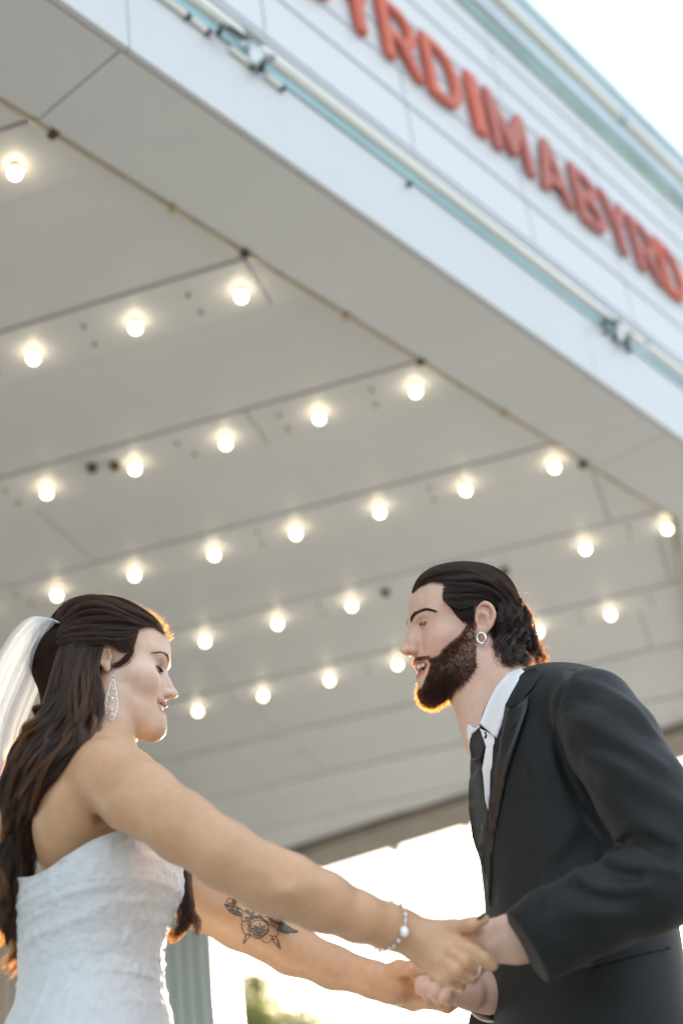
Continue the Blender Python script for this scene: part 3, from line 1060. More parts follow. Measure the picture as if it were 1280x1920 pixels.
FEM = dict(tip=(.1210, -.0185), sub=(.1035, -.0315), nas=(.0935, .0135), brow=(.0905, .042), ulip=(.1060, -.0395), cor=(.0750, .0325, -.0380), llip=(.1010, -.0590),
           crease=(.1015, -.0715), chin=(.1080, -.0860), chinb=(.0960, -.1025), eye=(.0685, .0310, .0175), ear=(-.0125, .0735, .0110), es=.86)
MAS = dict(tip=(.1260, -.0135), sub=(.1065, -.0265), nas=(.0990, .0240), brow=(.1000, .038), ulip=(.1065, -.0370), cor=(.0795, .0300, -.0400), llip=(.0990, -.0615),
           crease=(.0930, -.0755), chin=(.0950, -.0860), chinb=(.0850, -.1030), eye=(.0715, .0310, .0250), ear=(-.0140, .0740, .0105), es=1.0)
def lip_curve(Q, which, y):
    """x, z of the lip line at lateral distance y"""
    x0, z0 = {'u': Q['ulip'], 'l': Q['llip']}[which]
    cx, cy, cz = Q['cor']
    a = np.clip(np.abs(y) / cy, 0, 1)
    return x0 - (x0 - cx) * a ** 1.8, z0 + (cz - z0) * a ** (1.3 if which == 'u' else 7.0)

def add_head(S, H, fem, Q, eye_open=1.0):
    p, R, K = H.p, H.rot, H.k
    def E(c, r, k, op='u', rot=None):
        S.ell(p(*c), np.array(r) * K, R if rot is None else rot, k * K, op)
    def C(a, b, ra, rb, k, op='u', flat=None):
        S.cap(p(*a), p(*b), ra * K, rb * K, k * K, op, flat)
    def CH(pts, rad, k, op='u'):
        for i in range(len(pts) - 1):
            C(pts[i], pts[i + 1], rad[i], rad[i + 1], k, op)
    sides = (1, -1)
    fm = 1.0 if fem else 0.0
    tip, sub, nas, brow_, ul, ll, cor, crs, chin, chb, eye = (Q[k] for k in ('tip', 'sub', 'nas', 'brow', 'ulip', 'llip', 'cor', 'crease', 'chin', 'chinb', 'eye'))
    E((-.012, 0, .054), (.096, .075, .080), .0)
    E((.028 + .004 * (1 - fm), 0, .046), (.058, .064, .062), .03)
    E((.034, 0, -.018), (.053, .057 if fem else .058, .062 if fem else .072), .03)
    for s in sides:
        jw = .050 - .004 * fm
        gz = -.046 if fem else -.058
        C((.000, s * jw, -.024), (.012, s * (jw - .004), gz), .014, .012, .03)
        C((.012, s * (jw - .004), gz), (chin[0] - .022, s * .014, chin[1] - .004), .010 if fem else .012, .0115, .028)
    E((.044, 0, -.062 if fem else -.070), (.048, .040, .026), .03)
    E((chin[0] - .0165, 0, chin[1]), (.0165, .0185 - .002 * fm, .0155), .02)
    E((chb[0] - .010, 0, chb[1] + .0125), (.018, .018, .0125), .02)
    E((crs[0] - .020, 0, crs[1]), (.0195, .024, .014), .02)
    for s in sides:
        E((.056, s * .046, -.004), (.020, .017, .015), .028)            # cheekbone
        E((.067, s * .035, -.016 if fem else -.022), (.019, .019, .018), .024)            # raised cheek of a smile
        C((brow_[0] - .0085, s * .010, brow_[1] - .003), (.067, s * .046, brow_[1] + .001), .0085, .0075, .016)
    E((ul[0] - .0285, 0, (ul[1] + ll[1]) / 2 + .004), (.0225, .029, .027), .022)   # muzzle
    # sockets, lids
    for s in sides:
        E((eye[0] + .030, s * .031, eye[2]), (.022, .018, .0110), .014, 's')
        E((eye[0], s * eye[1], eye[2]), (.0138, .0144, .0138), .006)
        S.ridge([p(eye[0] + .013, s * .021, eye[2] + .0075), p(eye[0] + .0145, s * .031, eye[2] + .0095), p(eye[0] + .008, s * .043, eye[2] + .0065)], .0026 * K, -.0016 * K)
        if eye_open > 0:
            E((eye[0] + .0145, s * .0330, eye[2] - .0012), (.0060, .0105, .0030 * eye_open), .0010, 's')
    # nose
    C((nas[0] - .0065, 0, nas[1] + .004), (tip[0] - .0115, 0, tip[1] + .0050), .0060, .0062, .009)
    for s in sides:
        E((tip[0] - .036, s * .0095, (nas[1] + tip[1]) * .5 - .004), (.019, .0095, .021), .010)
        E((tip[0] - .0205, s * .0118, tip[1] - .0020), (.0098, .0062, .0070), .005)
    E((tip[0] - .0085, 0, tip[1] + .0005), (.0085, .0082, .0074), .006)
    C((sub[0] - .004, 0, sub[1] + .005), (tip[0] - .011, 0, tip[1] - .0045), .0046, .0042, .005)
    for s in sides:
        E((tip[0] - .0160, s * .0074, tip[1] - .0092), (.0074, .0042, .0058), .0015, 's')
        S.ridge([p(tip[0] - .030, s * .0200, tip[1] + .001), p(tip[0] - .036, s * .030, tip[1] - .014), p(cor[0] - .005, s * .038, cor[2] + .003)], .0055 * K, (-.0004 if fem else -.0024) * K)
    # lips and open smile
    ys = np.array([cor[1], .024, .017, .009, 0.0])
    xu, zu = lip_curve(Q, 'u', ys); xl, zl = lip_curve(Q, 'l', ys)
    for s in sides:
        CH([(xu[i] - .0034, s * ys[i], zu[i] - .0012) for i in range(5)], [.0018, .0024, .0029, .0033, .0032], .0035)
        CH([(xl[i] - .0040, s * ys[i], zl[i]) for i in range(5)], [.0018, .0025, .0032, .0038, .0040], .0035)
    gap_u, gap_l = zu - .0038, zl + .0034
    hg = np.maximum((gap_u - gap_l) / 2, .0006)
    for s in sides:
        for dx, mul in ((.001, 1.0), (-.008, 1.12), (-.016, 1.12)):
            CH([((xu[i] + xl[i]) / 2 + dx * (1 if i else .4), s * ys[i] * (1 if i else .94), (gap_u[i] + gap_l[i]) / 2) for i in range(5)], [.0008] + [float(hg[i]) * mul for i in range(1, 5)], .0010, 's')
    # ears
    for s in sides:
        th = math.radians(14)
        ex = H.f * math.cos(th) + H.u * math.sin(th)
        ez = -H.f * math.sin(th) + H.u * math.cos(th)
        ey = unit(H.s * s * .95 + H.f * .26)
        ey = unit(ey - ez * (ey @ ez)); ex = np.cross(ey, ez); ex = ex if ex @ H.f > 0 else -ex
        er = np.array([ex, ey, ez])
        k_ = K * Q['es']
        o = p(Q['ear'][0], s * Q['ear'][1], Q['ear'][2] - .003)
        q = lambda x, y, z: o + (ex * x + ey * y + ez * z) * k_
        S.ell(q(0, .004, .004), np.array([.017, .0075, .027]) * k_, er, .006 * k_)
        S.ell(q(.005, .003, -.024), np.array([.0085, .0052, .010]) * k_, er, .006 * k_)
        rim = [q(.012, .007, .006), q(.011, .0105, .022), q(.001, .0130, .0305), q(-.011, .0135, .025), q(-.0175, .0125, .010), q(-.014, .0095, -.008), q(-.005, .006, -.020)]
        rim = spline(rim, 15)
        S.chain(rim, [.0028 * k_] * 5 + [.0036 * k_] * 6 + [.0028 * k_] * 4, .003 * k_)
        S.ell(q(.004, .014, -.001), np.array([.0090, .0110, .0120]) * k_, er, .003 * k_, 's')
        S.chain([q(.008, .0135, .019), q(-.005, .0145, .021), q(-.0120, .0140, .010)], [.0030 * k_, .0042 * k_, .0034 * k_], .002 * k_, 's')
        S.chain([q(.002, .0115, .013), q(-.007, .0120, .008), q(-.007, .0105, -.008)], [.0022 * k_, .0026 * k_, .0022 * k_], .003 * k_)
        S.ell(q(.0130, .0070, -.003), np.array([.0042, .0038, .0058]) * k_, er, .003 * k_)

def fingers(S, chains, k=0.0018):
    for pts, rad in chains:
        S.chain(pts, rad, k)

def iris_eye(parent, c, r, fwd, up, white, iris_m, pupil_m):
    """eyeball with an iris disc and a pupil"""
    m = MB(); m.sphere((0, 0, 0), r, 20, 14)
    v = np.array(m.v) + c
    e = mesh_obj('eye', v, m.f, white, parent, True)
    fwd = unit(fwd); s_ = unit(np.cross(up, fwd)); u_ = np.cross(fwd, s_)
    for nm, rr, off, mt_ in (('iris', 0.0066, 0.0003, iris_m), ('pupil', 0.0028, 0.0006, pupil_m)):
        vv = [c + fwd * (r + off)]
        for k in range(20):
            a = 2 * math.pi * k / 20
            w_ = s_ * math.cos(a) * rr + u_ * math.sin(a) * rr
            vv.append(c + unit(fwd * math.sqrt(max(r * r - rr * rr, 0)) + w_) * (r + off))
        mesh_obj(nm, vv, [(0, 1 + k, 1 + (k + 1) % 20) for k in range(20)], mt_, e, True)
    return e

M_eyewhite = mat('eye_white', (0.50, 0.45, 0.42), 0.3)
M_iris = mat('dark_brown_iris', (0.022, 0.012, 0.007), 0.35, spec=0.25)
M_pupil = mat('black_pupil', (0.004, 0.004, 0.004), 0.3, spec=0.25)
M_teeth = mat('tooth_enamel', (0.78, 0.75, 0.68), 0.25, coat=0.4, sss=(0.2, (1, 0.8, 0.6), 0.002))
M_gum = mat('dark_mouth', (0.12, 0.025, 0.02), 0.5)

def lip_mask(l, Q):
    y = np.abs(l[:, 1])
    xu, zu = lip_curve(Q, 'u', y); xl, zl = lip_curve(Q, 'l', y)
    a = np.clip(1 - y / Q['cor'][1], 0, 1) ** .5
    return (l[:, 2] < zu + .0005 + .0018 * a) & (l[:, 2] > zl - .0008 - .0044 * a) & (y < Q['cor'][1] + .001) & (l[:, 0] > np.minimum(xu, xl) - .012)

def teeth(parent, H, Q, lower=False):
    """upper row, each tooth rounded, in one strip"""
    m = MB()
    xs = [(.0044, .0098), (.0038, .0088), (.0039, .0092), (.0036, .0080), (.0036, .0074)]
    for s in (1, -1):
        a = 0.0
        for w_, h_ in xs:
            y = a + w_
            xu, zu = lip_curve(Q, 'u', np.array([y])); x = float(xu[0]) - .0092; zt = float(zu[0]) - .0030
            xu2, _ = lip_curve(Q, 'u', np.array([y + .002]))
            tang = math.atan2(-(float(xu2[0]) - float(xu[0])) , .002)
            c = H.p(x, s * y, zt - h_ * .5)
            mm = MB(); mm.sphere((0, 0, 0), 1.0, 10, 8)
            V = np.array(mm.v)
            V = np.sign(V) * np.abs(V) ** 0.5
            ex = H.f * math.cos(tang * s) + H.s * math.sin(tang * s)
            ey = -H.f * math.sin(tang * s) + H.s * math.cos(tang * s)
            P_ = c + (V[:, :1] * ex * .0030 + V[:, 1:2] * ey * w_ * 1.05 + V[:, 2:] * H.u * h_ * .5) * H.k
            m.add(P_, mm.f)
            a = y + w_
    o = m.build('teeth', M_teeth, parent, True)
    g2 = MB(); g2.sphere((0, 0, 0), 1.0, 14, 10)
    V = np.array(g2.v)
    P_ = H.p(Q['cor'][0] - .008, 0, (Q['ulip'][1] + Q['llip'][1]) / 2) + (V[:, :1] * H.f * .012 + V[:, 1:2] * H.s * .021 + V[:, 2:] * H.u * .014) * H.k
    mesh_obj('mouth_inside', P_, g2.f, M_gum, parent, True)
    return o
# ================================================================== THE BRIDE
B_SKIN = np.array([0.60, 0.365, 0.215])
bride = empty('person', PY(190, 1700, 2.14) * np.array([1, 1, 0]))
tag(bride, 'woman with long dark hair in strapless white lace gown and veil, holding hands', 'person')
HB = Head((206, 1241), 2.33, 8.0, 2.0, 26.0, +1, 0.925)
S = Sdf()
add_head(S, HB, True, FEM, 0.0)
pb = lambda x, y, Yp: PY(x, y, Yp)
fb = unit((math.cos(math.radians(12)), math.sin(math.radians(12)), 0))       # where her chest points
sb = np.array([-fb[1], fb[0], 0])                                            # her left, away from the camera
zb = np.array([0, 0, 1.0])
RB = np.array([fb, sb, zb])
nk = pb(172, 1420, 2.15)
S.cap(HB.p(-.024, 0, -.035), nk, .047, .052, .02)
S.cap(HB.p(.012, 0, -.070), nk + fb * .012, .026, .042, .03)
shN, shF = pb(206, 1452, 2.0), pb(236, 1462, 2.31)
S.cap(nk, shN, .050, .046, .04); S.cap(nk, shF, .050, .046, .04)
chest = pb(182, 1590, 2.15)
S.ell(chest, (.088, .116, .165), RB, .05)
S.ell(pb(160, 1520, 2.15), (.080, .150, .09), RB, .05)
S.ell(pb(125, 1510, 2.06), (.045, .065, .085), RB, .05)                     # shoulder blade
waist = pb(172, 1820, 2.15)
S.ell(waist, (.070, .090, .15), RB, .04)
S.ell(pb(170, 1960, 2.15), (.085, .11, .12), RB, .04)
for q in (-1, 1):
    S.ell(pb(240, 1670, 2.14) + sb * .055 * q, (.045, .042, .042), RB, .03)
# near (right) arm
def chain_px(S, pts, k=0.02, flat=None):
    P_ = [PY(a, b, c) for a, b, c, r_ in pts]
    S.chain(P_, [r_ * np.linalg.norm(P_[i] - CAM) / F_PX * 1.0 for i, (a, b, c, r_) in enumerate(pts)], k, 'u', flat)
chain_px(S, [(206, 1452, 2.0, 69), (262, 1498, 1.965, 67), (340, 1550, 1.94, 61), (425, 1605, 1.93, 58), (495, 1645, 1.935, 57), (540, 1662, 1.94, 56), (605, 1690, 1.96, 52), (672, 1719, 1.99, 43), (722, 1735, 2.02, 38), (752, 1744, 2.04, 36)], .015)
S.bump(pb(535, 1672, 1.885), (.020, .02, .013), .006)                         # elbow
S.bump(pb(500, 1705, 1.90), (.028, .02, .011), -.006)
S.bump(pb(470, 1650, 1.875), (.024, .02, .010), -.003)
S.bump(pb(600, 1660, 1.91), (.04, .02, .016), .003)
S.ridge([pb(188, 1532, 2.02), pb(212, 1548, 1.985), pb(245, 1572, 1.965), pb(285, 1600, 1.955)], .011, -.0085)   # armpit crease
# far (left) arm
chain_px(S, [(236, 1465, 2.31, 62), (300, 1600, 2.35, 54), (380, 1690, 2.36, 49), (450, 1728, 2.36, 46), (548, 1780, 2.33, 42), (625, 1814, 2.31, 35), (700, 1836, 2.28, 31)], .015)
# right hand: palm, thumb and four fingers folded over his hand
def C_(pts, rad):
    P_ = [PY(a, b, c) for a, b, c in pts]
    return P_, [r_ * np.linalg.norm(P_[i] - CAM) / F_PX for i, r_ in enumerate(rad)]
chain_px(S, [(750, 1744, 2.04, 36), (790, 1762, 2.035, 33)], .012)
for a, b in (((775, 1745, 2.045), (846, 1762, 2.03)), ((778, 1757, 2.04), (843, 1786, 2.02)), ((780, 1768, 2.04), (833, 1806, 2.02)), ((783, 1778, 2.045), (822, 1822, 2.03))):
    P_, r_ = C_([a, b], [25, 17]); S.chain(P_, r_, .010)
P_, r_ = C_([(800, 1745, 2.045), (848, 1741, 2.03), (882, 1734, 2.015), (908, 1724, 2.01)], [21, 16, 13, 9]); S.chain(P_, r_, .006)
fingers(S, [C_([(846, 1764, 2.03), (886, 1786, 2.015), (908, 1800, 2.012), (921, 1808, 2.015)], [17, 15.5, 13.5, 12.5]),
            C_([(843, 1786, 2.02), (868, 1803, 1.995), (888, 1812, 2.015), (896, 1818, 2.05)], [17, 15.5, 13, 11.5]),
            C_([(833, 1806, 2.02), (852, 1819, 1.995), (876, 1830, 2.02), (886, 1834, 2.055)], [16, 15, 13, 11.5]),
            C_([(822, 1822, 2.03), (836, 1832, 2.005), (855, 1844, 2.03), (864, 1848, 2.06)], [15, 13.5, 11.5, 10])], .003)
for x, y, Yk in ((846, 1762, 2.005), (843, 1784, 1.997), (832, 1803, 1.995)):
    S.bump(pb(x, y, Yk), (.008, .008, .008), .0022)
# left hand: thumb on top, fingers folded under his
chain_px(S, [(700, 1838, 2.28, 31), (740, 1850, 2.275, 31)], .010)
for a, b in (((730, 1838, 2.28), (782, 1848, 2.275)), ((730, 1850, 2.285), (780, 1868, 2.29)), ((728, 1858, 2.29), (772, 1878, 2.31))):
    P_, r_ = C_([a, b], [22, 16]); S.chain(P_, r_, .008)
P_, r_ = C_([(722, 1830, 2.27), (748, 1817, 2.25), (772, 1817, 2.235), (792, 1824, 2.235)], [20, 16, 13, 9]); S.chain(P_, r_, .005)
fingers(S, [C_([(776, 1876, 2.29), (806, 1878, 2.27), (838, 1888, 2.27), (858, 1876, 2.275), (868, 1864, 2.29)], [16, 13, 11.5, 11, 10]),
            C_([(776, 1880, 2.31), (804, 1876, 2.33), (838, 1884, 2.34), (866, 1872, 2.34)], [15, 12.5, 11.5, 10]),
            C_([(772, 1878, 2.33), (800, 1872, 2.36), (828, 1878, 2.37), (846, 1870, 2.37)], [13, 12, 11, 9])], .003)
S.cut(pb(170, 2010, 2.15), (0, 0, -1))
Vb, Fb = S.build(0.0021)
Vb = relax(Vb, Fb, 1, 0.3)
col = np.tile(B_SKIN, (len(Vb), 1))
paint(col, Vb, HB.p(.050, 0, .0), (.085, .11, .12), (0.78, 0.60, 0.50), 0.85, HB.rot, 2.0)          # face paler: make-up, with skylight put into the skin colour
for s in (1, -1):
    paint(col, Vb, HB.p(.060, s * .046, -.012), (.02, .03, .014), (0.68, 0.38, 0.30), 0.35, HB.rot)
LIP = (0.58, 0.29, 0.24)
lb = HB.local(Vb)
mk = lip_mask(lb, FEM)
col[mk] = LIP
# eye make-up on the lids
for s in (1, -1):
    paint(col, Vb, HB.p(.081, s * .033, .0225), (.010, .013, .0055), (0.13, 0.085, 0.065), 0.75, HB.rot)
    paint(col, Vb, HB.p(.082, s * .031, .0125), (.010, .012, .0022), (0.02, 0.014, 0.012), 0.8, HB.rot)
col *= (1 + 0.05 * np.sin(Vb[:, :1] * 40) * np.sin(Vb[:, 2:] * 37))
M_bskin = skin_mat('tan_skin', B_SKIN)
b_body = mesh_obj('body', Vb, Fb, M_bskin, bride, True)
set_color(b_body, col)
SFB = Surf(Vb, Fb)
teeth(b_body, HB, FEM)

# ---- gown: one closed surface from the neckline to the floor
rows = [(1555, 70, 322), (1600, 52, 330), (1660, 40, 334), (1700, 40, 333), (1740, 43, 312), (1790, 45, 300), (1830, 46, 299), (1870, 40, 302), (1920, 18, 313), (2000, -22, 332), (2100, -50, 345)]
RZ, RC, RA = [], [], []
for py_, L_, R_ in rows:
    a = PY(L_, py_, 2.15); b = PY(R_, py_, 2.15)
    c = (a + b) / 2
    RZ.append(c[2]); RC.append(c[:2]); RA.append(np.linalg.norm(b - a) / 2)
RZ, RC, RA = np.array(RZ), np.array(RC), np.array(RA)
RS = np.array([.135, .142, .150, .148, .138, .126, .122, .128, .145, .170, .178])
zext = np.array([.45, .22, .01]); 
RZ = np.concatenate([RZ, zext]); RC = np.vstack([RC, RC[-1:] + 0 * zext[:, None]])
RA = np.concatenate([RA, [.24, .32, .44]]); RS = np.concatenate([RS, [.24, .32, .44]])
order = np.argsort(RZ)
z_back, z_near, z_front = PY(38, 1664, 2.17)[2], PY(222, 1553, 2.01)[2], PY(333, 1626, 2.10)[2]
def gown(th, z):
    a = np.interp(z, RZ[order], RA[order]); b = np.interp(z, RZ[order], RS[order])
    cx = np.interp(z, RZ[order], RC[order, 0]); cy = np.interp(z, RZ[order], RC[order, 1])
    r_ = np.cos(th) * a; q = np.sin(th) * b
    return np.stack([cx + fb[0] * r_ + sb[0] * q, cy + fb[1] * r_ + sb[1] * q, z + 0 * th], -1)
NT, NR = 220, 200
th = np.linspace(0, 2 * math.pi, NT, endpoint=False)
zk = np.interp(np.degrees(th), [0, 40, 75, 90, 130, 180, 230, 270, 285, 320, 360], [z_front + .01, z_front + .045, z_near, z_near - .002, z_near - .045, z_back, z_near - .055, z_near - .010, z_near, z_front + .045, z_front + .01])
zk = np.convolve(np.concatenate([zk[-9:], zk, zk[:9]]), np.ones(19) / 19, 'valid')
tt = np.concatenate([np.linspace(0, 1, 130) ** 1.0 * 0.62, np.linspace(0.62, 1, 71)[1:]])
zmin = 0.012
TH, TT = np.meshgrid(th, tt)
zw = PY(170, 1930, 2.15)[2]
ZZ = np.where(TT <= .62, zk[None] + (zw - zk[None]) * TT / .62, zw + (zmin - zw) * (TT - .62) / .38)
G = gown(TH.ravel(), ZZ.ravel()).reshape(*TH.shape, 3)
nrm = np.stack([np.cos(TH) * fb[0] + np.sin(TH) * sb[0], np.cos(TH) * fb[1] + np.sin(TH) * sb[1], 0 * TH], -1)
rr = np.random.RandomState(5)
disp = np.zeros_like(TH)
zr = (ZZ - PY(170, 1800, 2.15)[2])
for k in range(26):                                   # ruching round the waist
    z0 = rr.uniform(-.10, .13); t0 = rr.uniform(0, 2 * math.pi); sl = rr.uniform(-.018, .018)
    dth = (TH - t0 + math.pi) % (2 * math.pi) - math.pi
    disp += rr.uniform(.0012, .0032) * np.exp(-((zr - z0 - sl * dth) / rr.uniform(.004, .008)) ** 2) * np.exp(-(dth / rr.uniform(.5, 1.1)) ** 2)
disp += .0022 * np.exp(-((ZZ - zk[None]) / .004) ** 2)    # corded edge
dn_ = np.clip((0.75 - ZZ) / .7, 0, 1)
disp += dn_ * .035 * np.sin(TH * 9 + 1.5 * np.sin(TH * 2)) * dn_
for k in range(1500):                                   # lace motifs raised on the net
    z0 = rr.uniform(zw - .1, z_near + .01); t0 = rr.uniform(0, 2 * math.pi)
    ii = np.abs(tt * 0 + 0)
    w_ = rr.uniform(.003, .0065)
    a0 = int(t0 / (2 * math.pi) * NT)
    js = np.arange(a0 - 8, a0 + 9) % NT
    dth = ((TH[:, js] - t0 + math.pi) % (2 * math.pi) - math.pi) * .13
    disp[:, js] += rr.uniform(.0006, .0018) * np.exp(-((ZZ[:, js] - z0) ** 2 + dth ** 2) / w_ ** 2)
G = G + nrm * (disp + .004)[..., None]
gv = G.reshape(-1, 3)
idx = np.arange(TH.size).reshape(TH.shape)
gf = np.stack([idx[:-1], np.roll(idx, -1, 1)[:-1], np.roll(idx, -1, 1)[1:], idx[1:]], -1).reshape(-1, 4)[:, ::-1]
M_gown = mat('white_lace', (0.60, 0.63, 0.65), 0.55, noise=(60, 0.08, 5, (1, 1, 1)), bump=(110, 0.7, 0.004), sheen=0.1)
dress = mesh_obj('gown', gv, gf.astype(np.int32), M_gown, bride, True)
sm_ = dress.modifiers.new('cloth', 'SOLIDIFY'); sm_.thickness = 0.003; sm_.offset = -1
# ================================================================== THE GROOM
G_SKIN = np.array([0.66, 0.45, 0.355])
groom = empty('person', PY(1090, 1700, 2.33) * np.array([1, 1, 0]))
tag(groom, 'bearded man with slicked dark curly hair in black suit and tie, leaning in', 'person')
HG = Head((894, 1174), 2.55, 5.0, 17.0, 20.0, -1, 1.0)
S = Sdf()
add_head(S, HG, False, MAS, 1.0)
fg = unit((-math.cos(math.radians(10)), -math.sin(math.radians(10)), 0))
sg = np.array([fg[1], -fg[0], 0]) * 1.0                    # towards the far side or near side, mirrored below
if sg[1] > 0:
    sg = -sg                                                # sg: his left, the camera side
RG = np.array([fg, sg, zb])
nkg = PY(990, 1345, 2.34)
S.cap(HG.p(-.020, 0, -.030), nkg, .057, .062, .02)
S.cap(HG.p(.018, 0, -.080), PY(915, 1390, 2.34), .026, .040, .03)
S.cap(HG.p(.006, 0, -.060), PY(938, 1372, 2.34), .036, .046, .03)
S.ell(HG.p(.070, 0, -.105), (.004, .004, .004), None, .002)
# trunk and arms, slim inside the clothes
S.ell(PY(1040, 1480, 2.34), (.10, .15, .19), RG, .05)
S.ell(PY(1085, 1700, 2.34), (.11, .14, .20), RG, .05)
gN, gF = PY(1112, 1330, 2.14), PY(945, 1345, 2.50)
S.cap(nkg, gN, .045, .040, .04); S.cap(nkg, gF, .045, .040, .04)
eN, wN = PY(1285, 1632, 2.0), PY(985, 1762, 2.055)
S.cap(gN, eN, .045, .038, .02); S.cap(eN, wN, .040, .029, .02)
eF, wF = PY(1010, 1740, 2.56), PY(912, 1862, 2.32)
S.cap(gF, eF, .042, .036, .02); S.cap(eF, wF, .036, .028, .02)
# left hand, palm up under hers
chain_px(S, [(1010, 1752, 2.05, 40), (960, 1758, 2.055, 39), (918, 1766, 2.07, 34)], .012)
chain_px(S, [(965, 1772, 2.05, 30), (920, 1775, 2.055, 24), (890, 1775, 2.07, 20)], .012)
for a, b in (((930, 1756, 2.07), (868, 1768, 2.085)), ((930, 1766, 2.075), (866, 1786, 2.085)), ((928, 1774, 2.075), (868, 1802, 2.08)), ((925, 1778, 2.07), (872, 1812, 2.075))):
    P_, r_ = C_([a, b], [24, 16]); S.chain(P_, r_, .008)
fingers(S, [C_([(868, 1768, 2.085), (828, 1790, 2.10), (800, 1800, 2.095)], [15, 13, 11]),
            C_([(866, 1786, 2.085), (828, 1806, 2.10), (800, 1815, 2.09)], [15, 13.5, 11]),
            C_([(868, 1802, 2.08), (838, 1824, 2.09), (812, 1830, 2.085)], [14.5, 13, 11]),
            C_([(872, 1812, 2.075), (850, 1836, 2.085), (828, 1842, 2.08)], [13, 11.5, 10])], .003)
P_, r_ = C_([(930, 1745, 2.06), (895, 1738, 2.05), (870, 1742, 2.055)], [20, 15, 12]); S.chain(P_, r_, .006)
# right hand, holding her left
chain_px(S, [(915, 1866, 2.32, 32), (880, 1860, 2.30, 31)], .010)
for a, b in (((885, 1850, 2.30), (838, 1836, 2.27)), ((885, 1858, 2.29), (834, 1846, 2.255)), ((884, 1866, 2.285), (838, 1858, 2.25)), ((880, 1872, 2.285), (846, 1868, 2.25))):
    P_, r_ = C_([a, b], [22, 15]); S.chain(P_, r_, .007)
fingers(S, [C_([(838, 1838, 2.27), (808, 1832, 2.25), (790, 1842, 2.235), (788, 1856, 2.24)], [15, 13, 12, 10]),
            C_([(834, 1848, 2.255), (812, 1842, 2.23), (799, 1853, 2.22), (800, 1866, 2.23)], [15, 13, 12, 10]),
            C_([(838, 1858, 2.25), (822, 1850, 2.22), (814, 1862, 2.215), (820, 1874, 2.225)], [14, 12.5, 11.5, 10]),
            C_([(846, 1868, 2.25), (836, 1861, 2.22), (832, 1870, 2.215), (840, 1878, 2.225)], [12, 11, 10.5, 9])], .003)
P_, r_ = C_([(885, 1842, 2.32), (850, 1822, 2.31), (820, 1815, 2.30)], [18, 14, 11]); S.chain(P_, r_, .006)
S.cut(PY(1090, 1990, 2.34), (0, 0, -1))
Vg, Fg = S.build(0.0021)
Vg = relax(Vg, Fg, 1, 0.3)
col = np.tile(G_SKIN, (len(Vg), 1))
lg = HG.local(Vg)
paint(col, Vg, HG.p(.070, .040, -.015), (.024, .03, .02), (0.66, 0.36, 0.28), 0.4)
paint(col, Vg, HG.p(.112, 0, -.016), (.012, .014, .012), (0.66, 0.34, 0.26), 0.4)
for s in (1, -1):
    paint(col, Vg, HG.p(-.010, s * .078, .0), (.02, .015, .03), (0.64, 0.34, 0.26), 0.4)
mk = lip_mask(lg, MAS)
col[mk] = (0.50, 0.20, 0.16)
# beard shadow under the strands
def beard_mask(l, grow=0.0):
    """0..1 density of the beard over the face"""
    x, y, z = l[:, 0], np.abs(l[:, 1]), l[:, 2]
    edge = np.interp(x, [-.012, .000, .014, .030, .045, .058, .066, .074], [.034, .028, .012, -.006, -.016, -.023, -.028, -.038])
    low = np.interp(x, [-.012, .01, .04, .07, .10], [-.040, -.068, -.096, -.112, -.120])
    back = np.interp(z, [-.07, -.03, .0, .02], [.018, .006, .002, .001])
    soft = .004
    d = np.clip((edge - z) / soft, 0, 1) * np.clip((z - low) / .004, 0, 1) * np.clip((x - back) / .004, 0, 1)
    # bare patch between the mouth and the chin tuft
    xl, zl = lip_curve(MAS, 'l', y)
    bare = np.clip((np.interp(z, [-.088, -.080, -.060, -.045, -.038], [.006, .019, .031, .037, .034]) - y) / .003, 0, 1) * np.clip((z + .0875) / .003, 0, 1)
    bare *= (x > .060)
    xu, zu = lip_curve(MAS, 'u', y)
    st = np.clip((z - zu - .001) / .002, 0, 1) * np.clip((-.0265 - .006 * (y / .03) - z) / .002, 0, 1) * np.clip((.040 - y) / .004, 0, 1) * (x > .070)
    return np.maximum(d * (1 - bare), st)
bd = beard_mask(lg) * (~mk)
cheek = np.clip((lg[:, 2] + .055) / .05, 0, 1)
w_ = (bd * (.80 - .25 * cheek))[:, None]
col[:] = col * (1 - w_) + np.array([0.055, 0.027, 0.015]) * w_
M_gskin = skin_mat('fair_skin', G_SKIN)
g_body = mesh_obj('body', Vg, Fg, M_gskin, groom, True)
set_color(g_body, col)
SFG = Surf(Vg, Fg)
teeth(g_body, HG, MAS)

# ---- suit jacket
S = Sdf()
S.ell(PY(1028, 1470, 2.34), (.128, .180, .20), RG, .05)
S.ell(PY(1082, 1680, 2.34), (.148, .170, .21), RG, .06)
S.ell(PY(1108, 1900, 2.34), (.150, .178, .22), RG, .06)
S.ell(PY(1120, 2080, 2.34), (.150, .180, .18), RG, .06)
S.ell(PY(1085, 1400, 2.34), (.11, .16, .13), RG, .05)
S.cap(PY(1010, 1330, 2.36), PY(1105, 1322, 2.15), .050, .056, .04)
S.cap(PY(1000, 1335, 2.38), PY(955, 1345, 2.50), .050, .050, .04)
chain_px(S, [(1112, 1334, 2.12, 79), (1150, 1395, 2.07, 84), (1205, 1490, 2.02, 84), (1262, 1580, 1.99, 82), (1285, 1632, 1.985, 80)], .014)
chain_px(S, [(1290, 1636, 1.985, 78), (1210, 1670, 1.965, 77), (1120, 1705, 1.965, 74), (1050, 1735, 1.98, 74), (998, 1769, 2.0, 72)], .012)
chain_px(S, [(950, 1350, 2.50, 70), (985, 1550, 2.56, 66), (1010, 1740, 2.56, 62), (1000, 1810, 2.50, 58), (962, 1856, 2.41, 52)], .014)
S.ell(PY(968, 1985, 2.44), (.080, .05, .125), RG, .03)
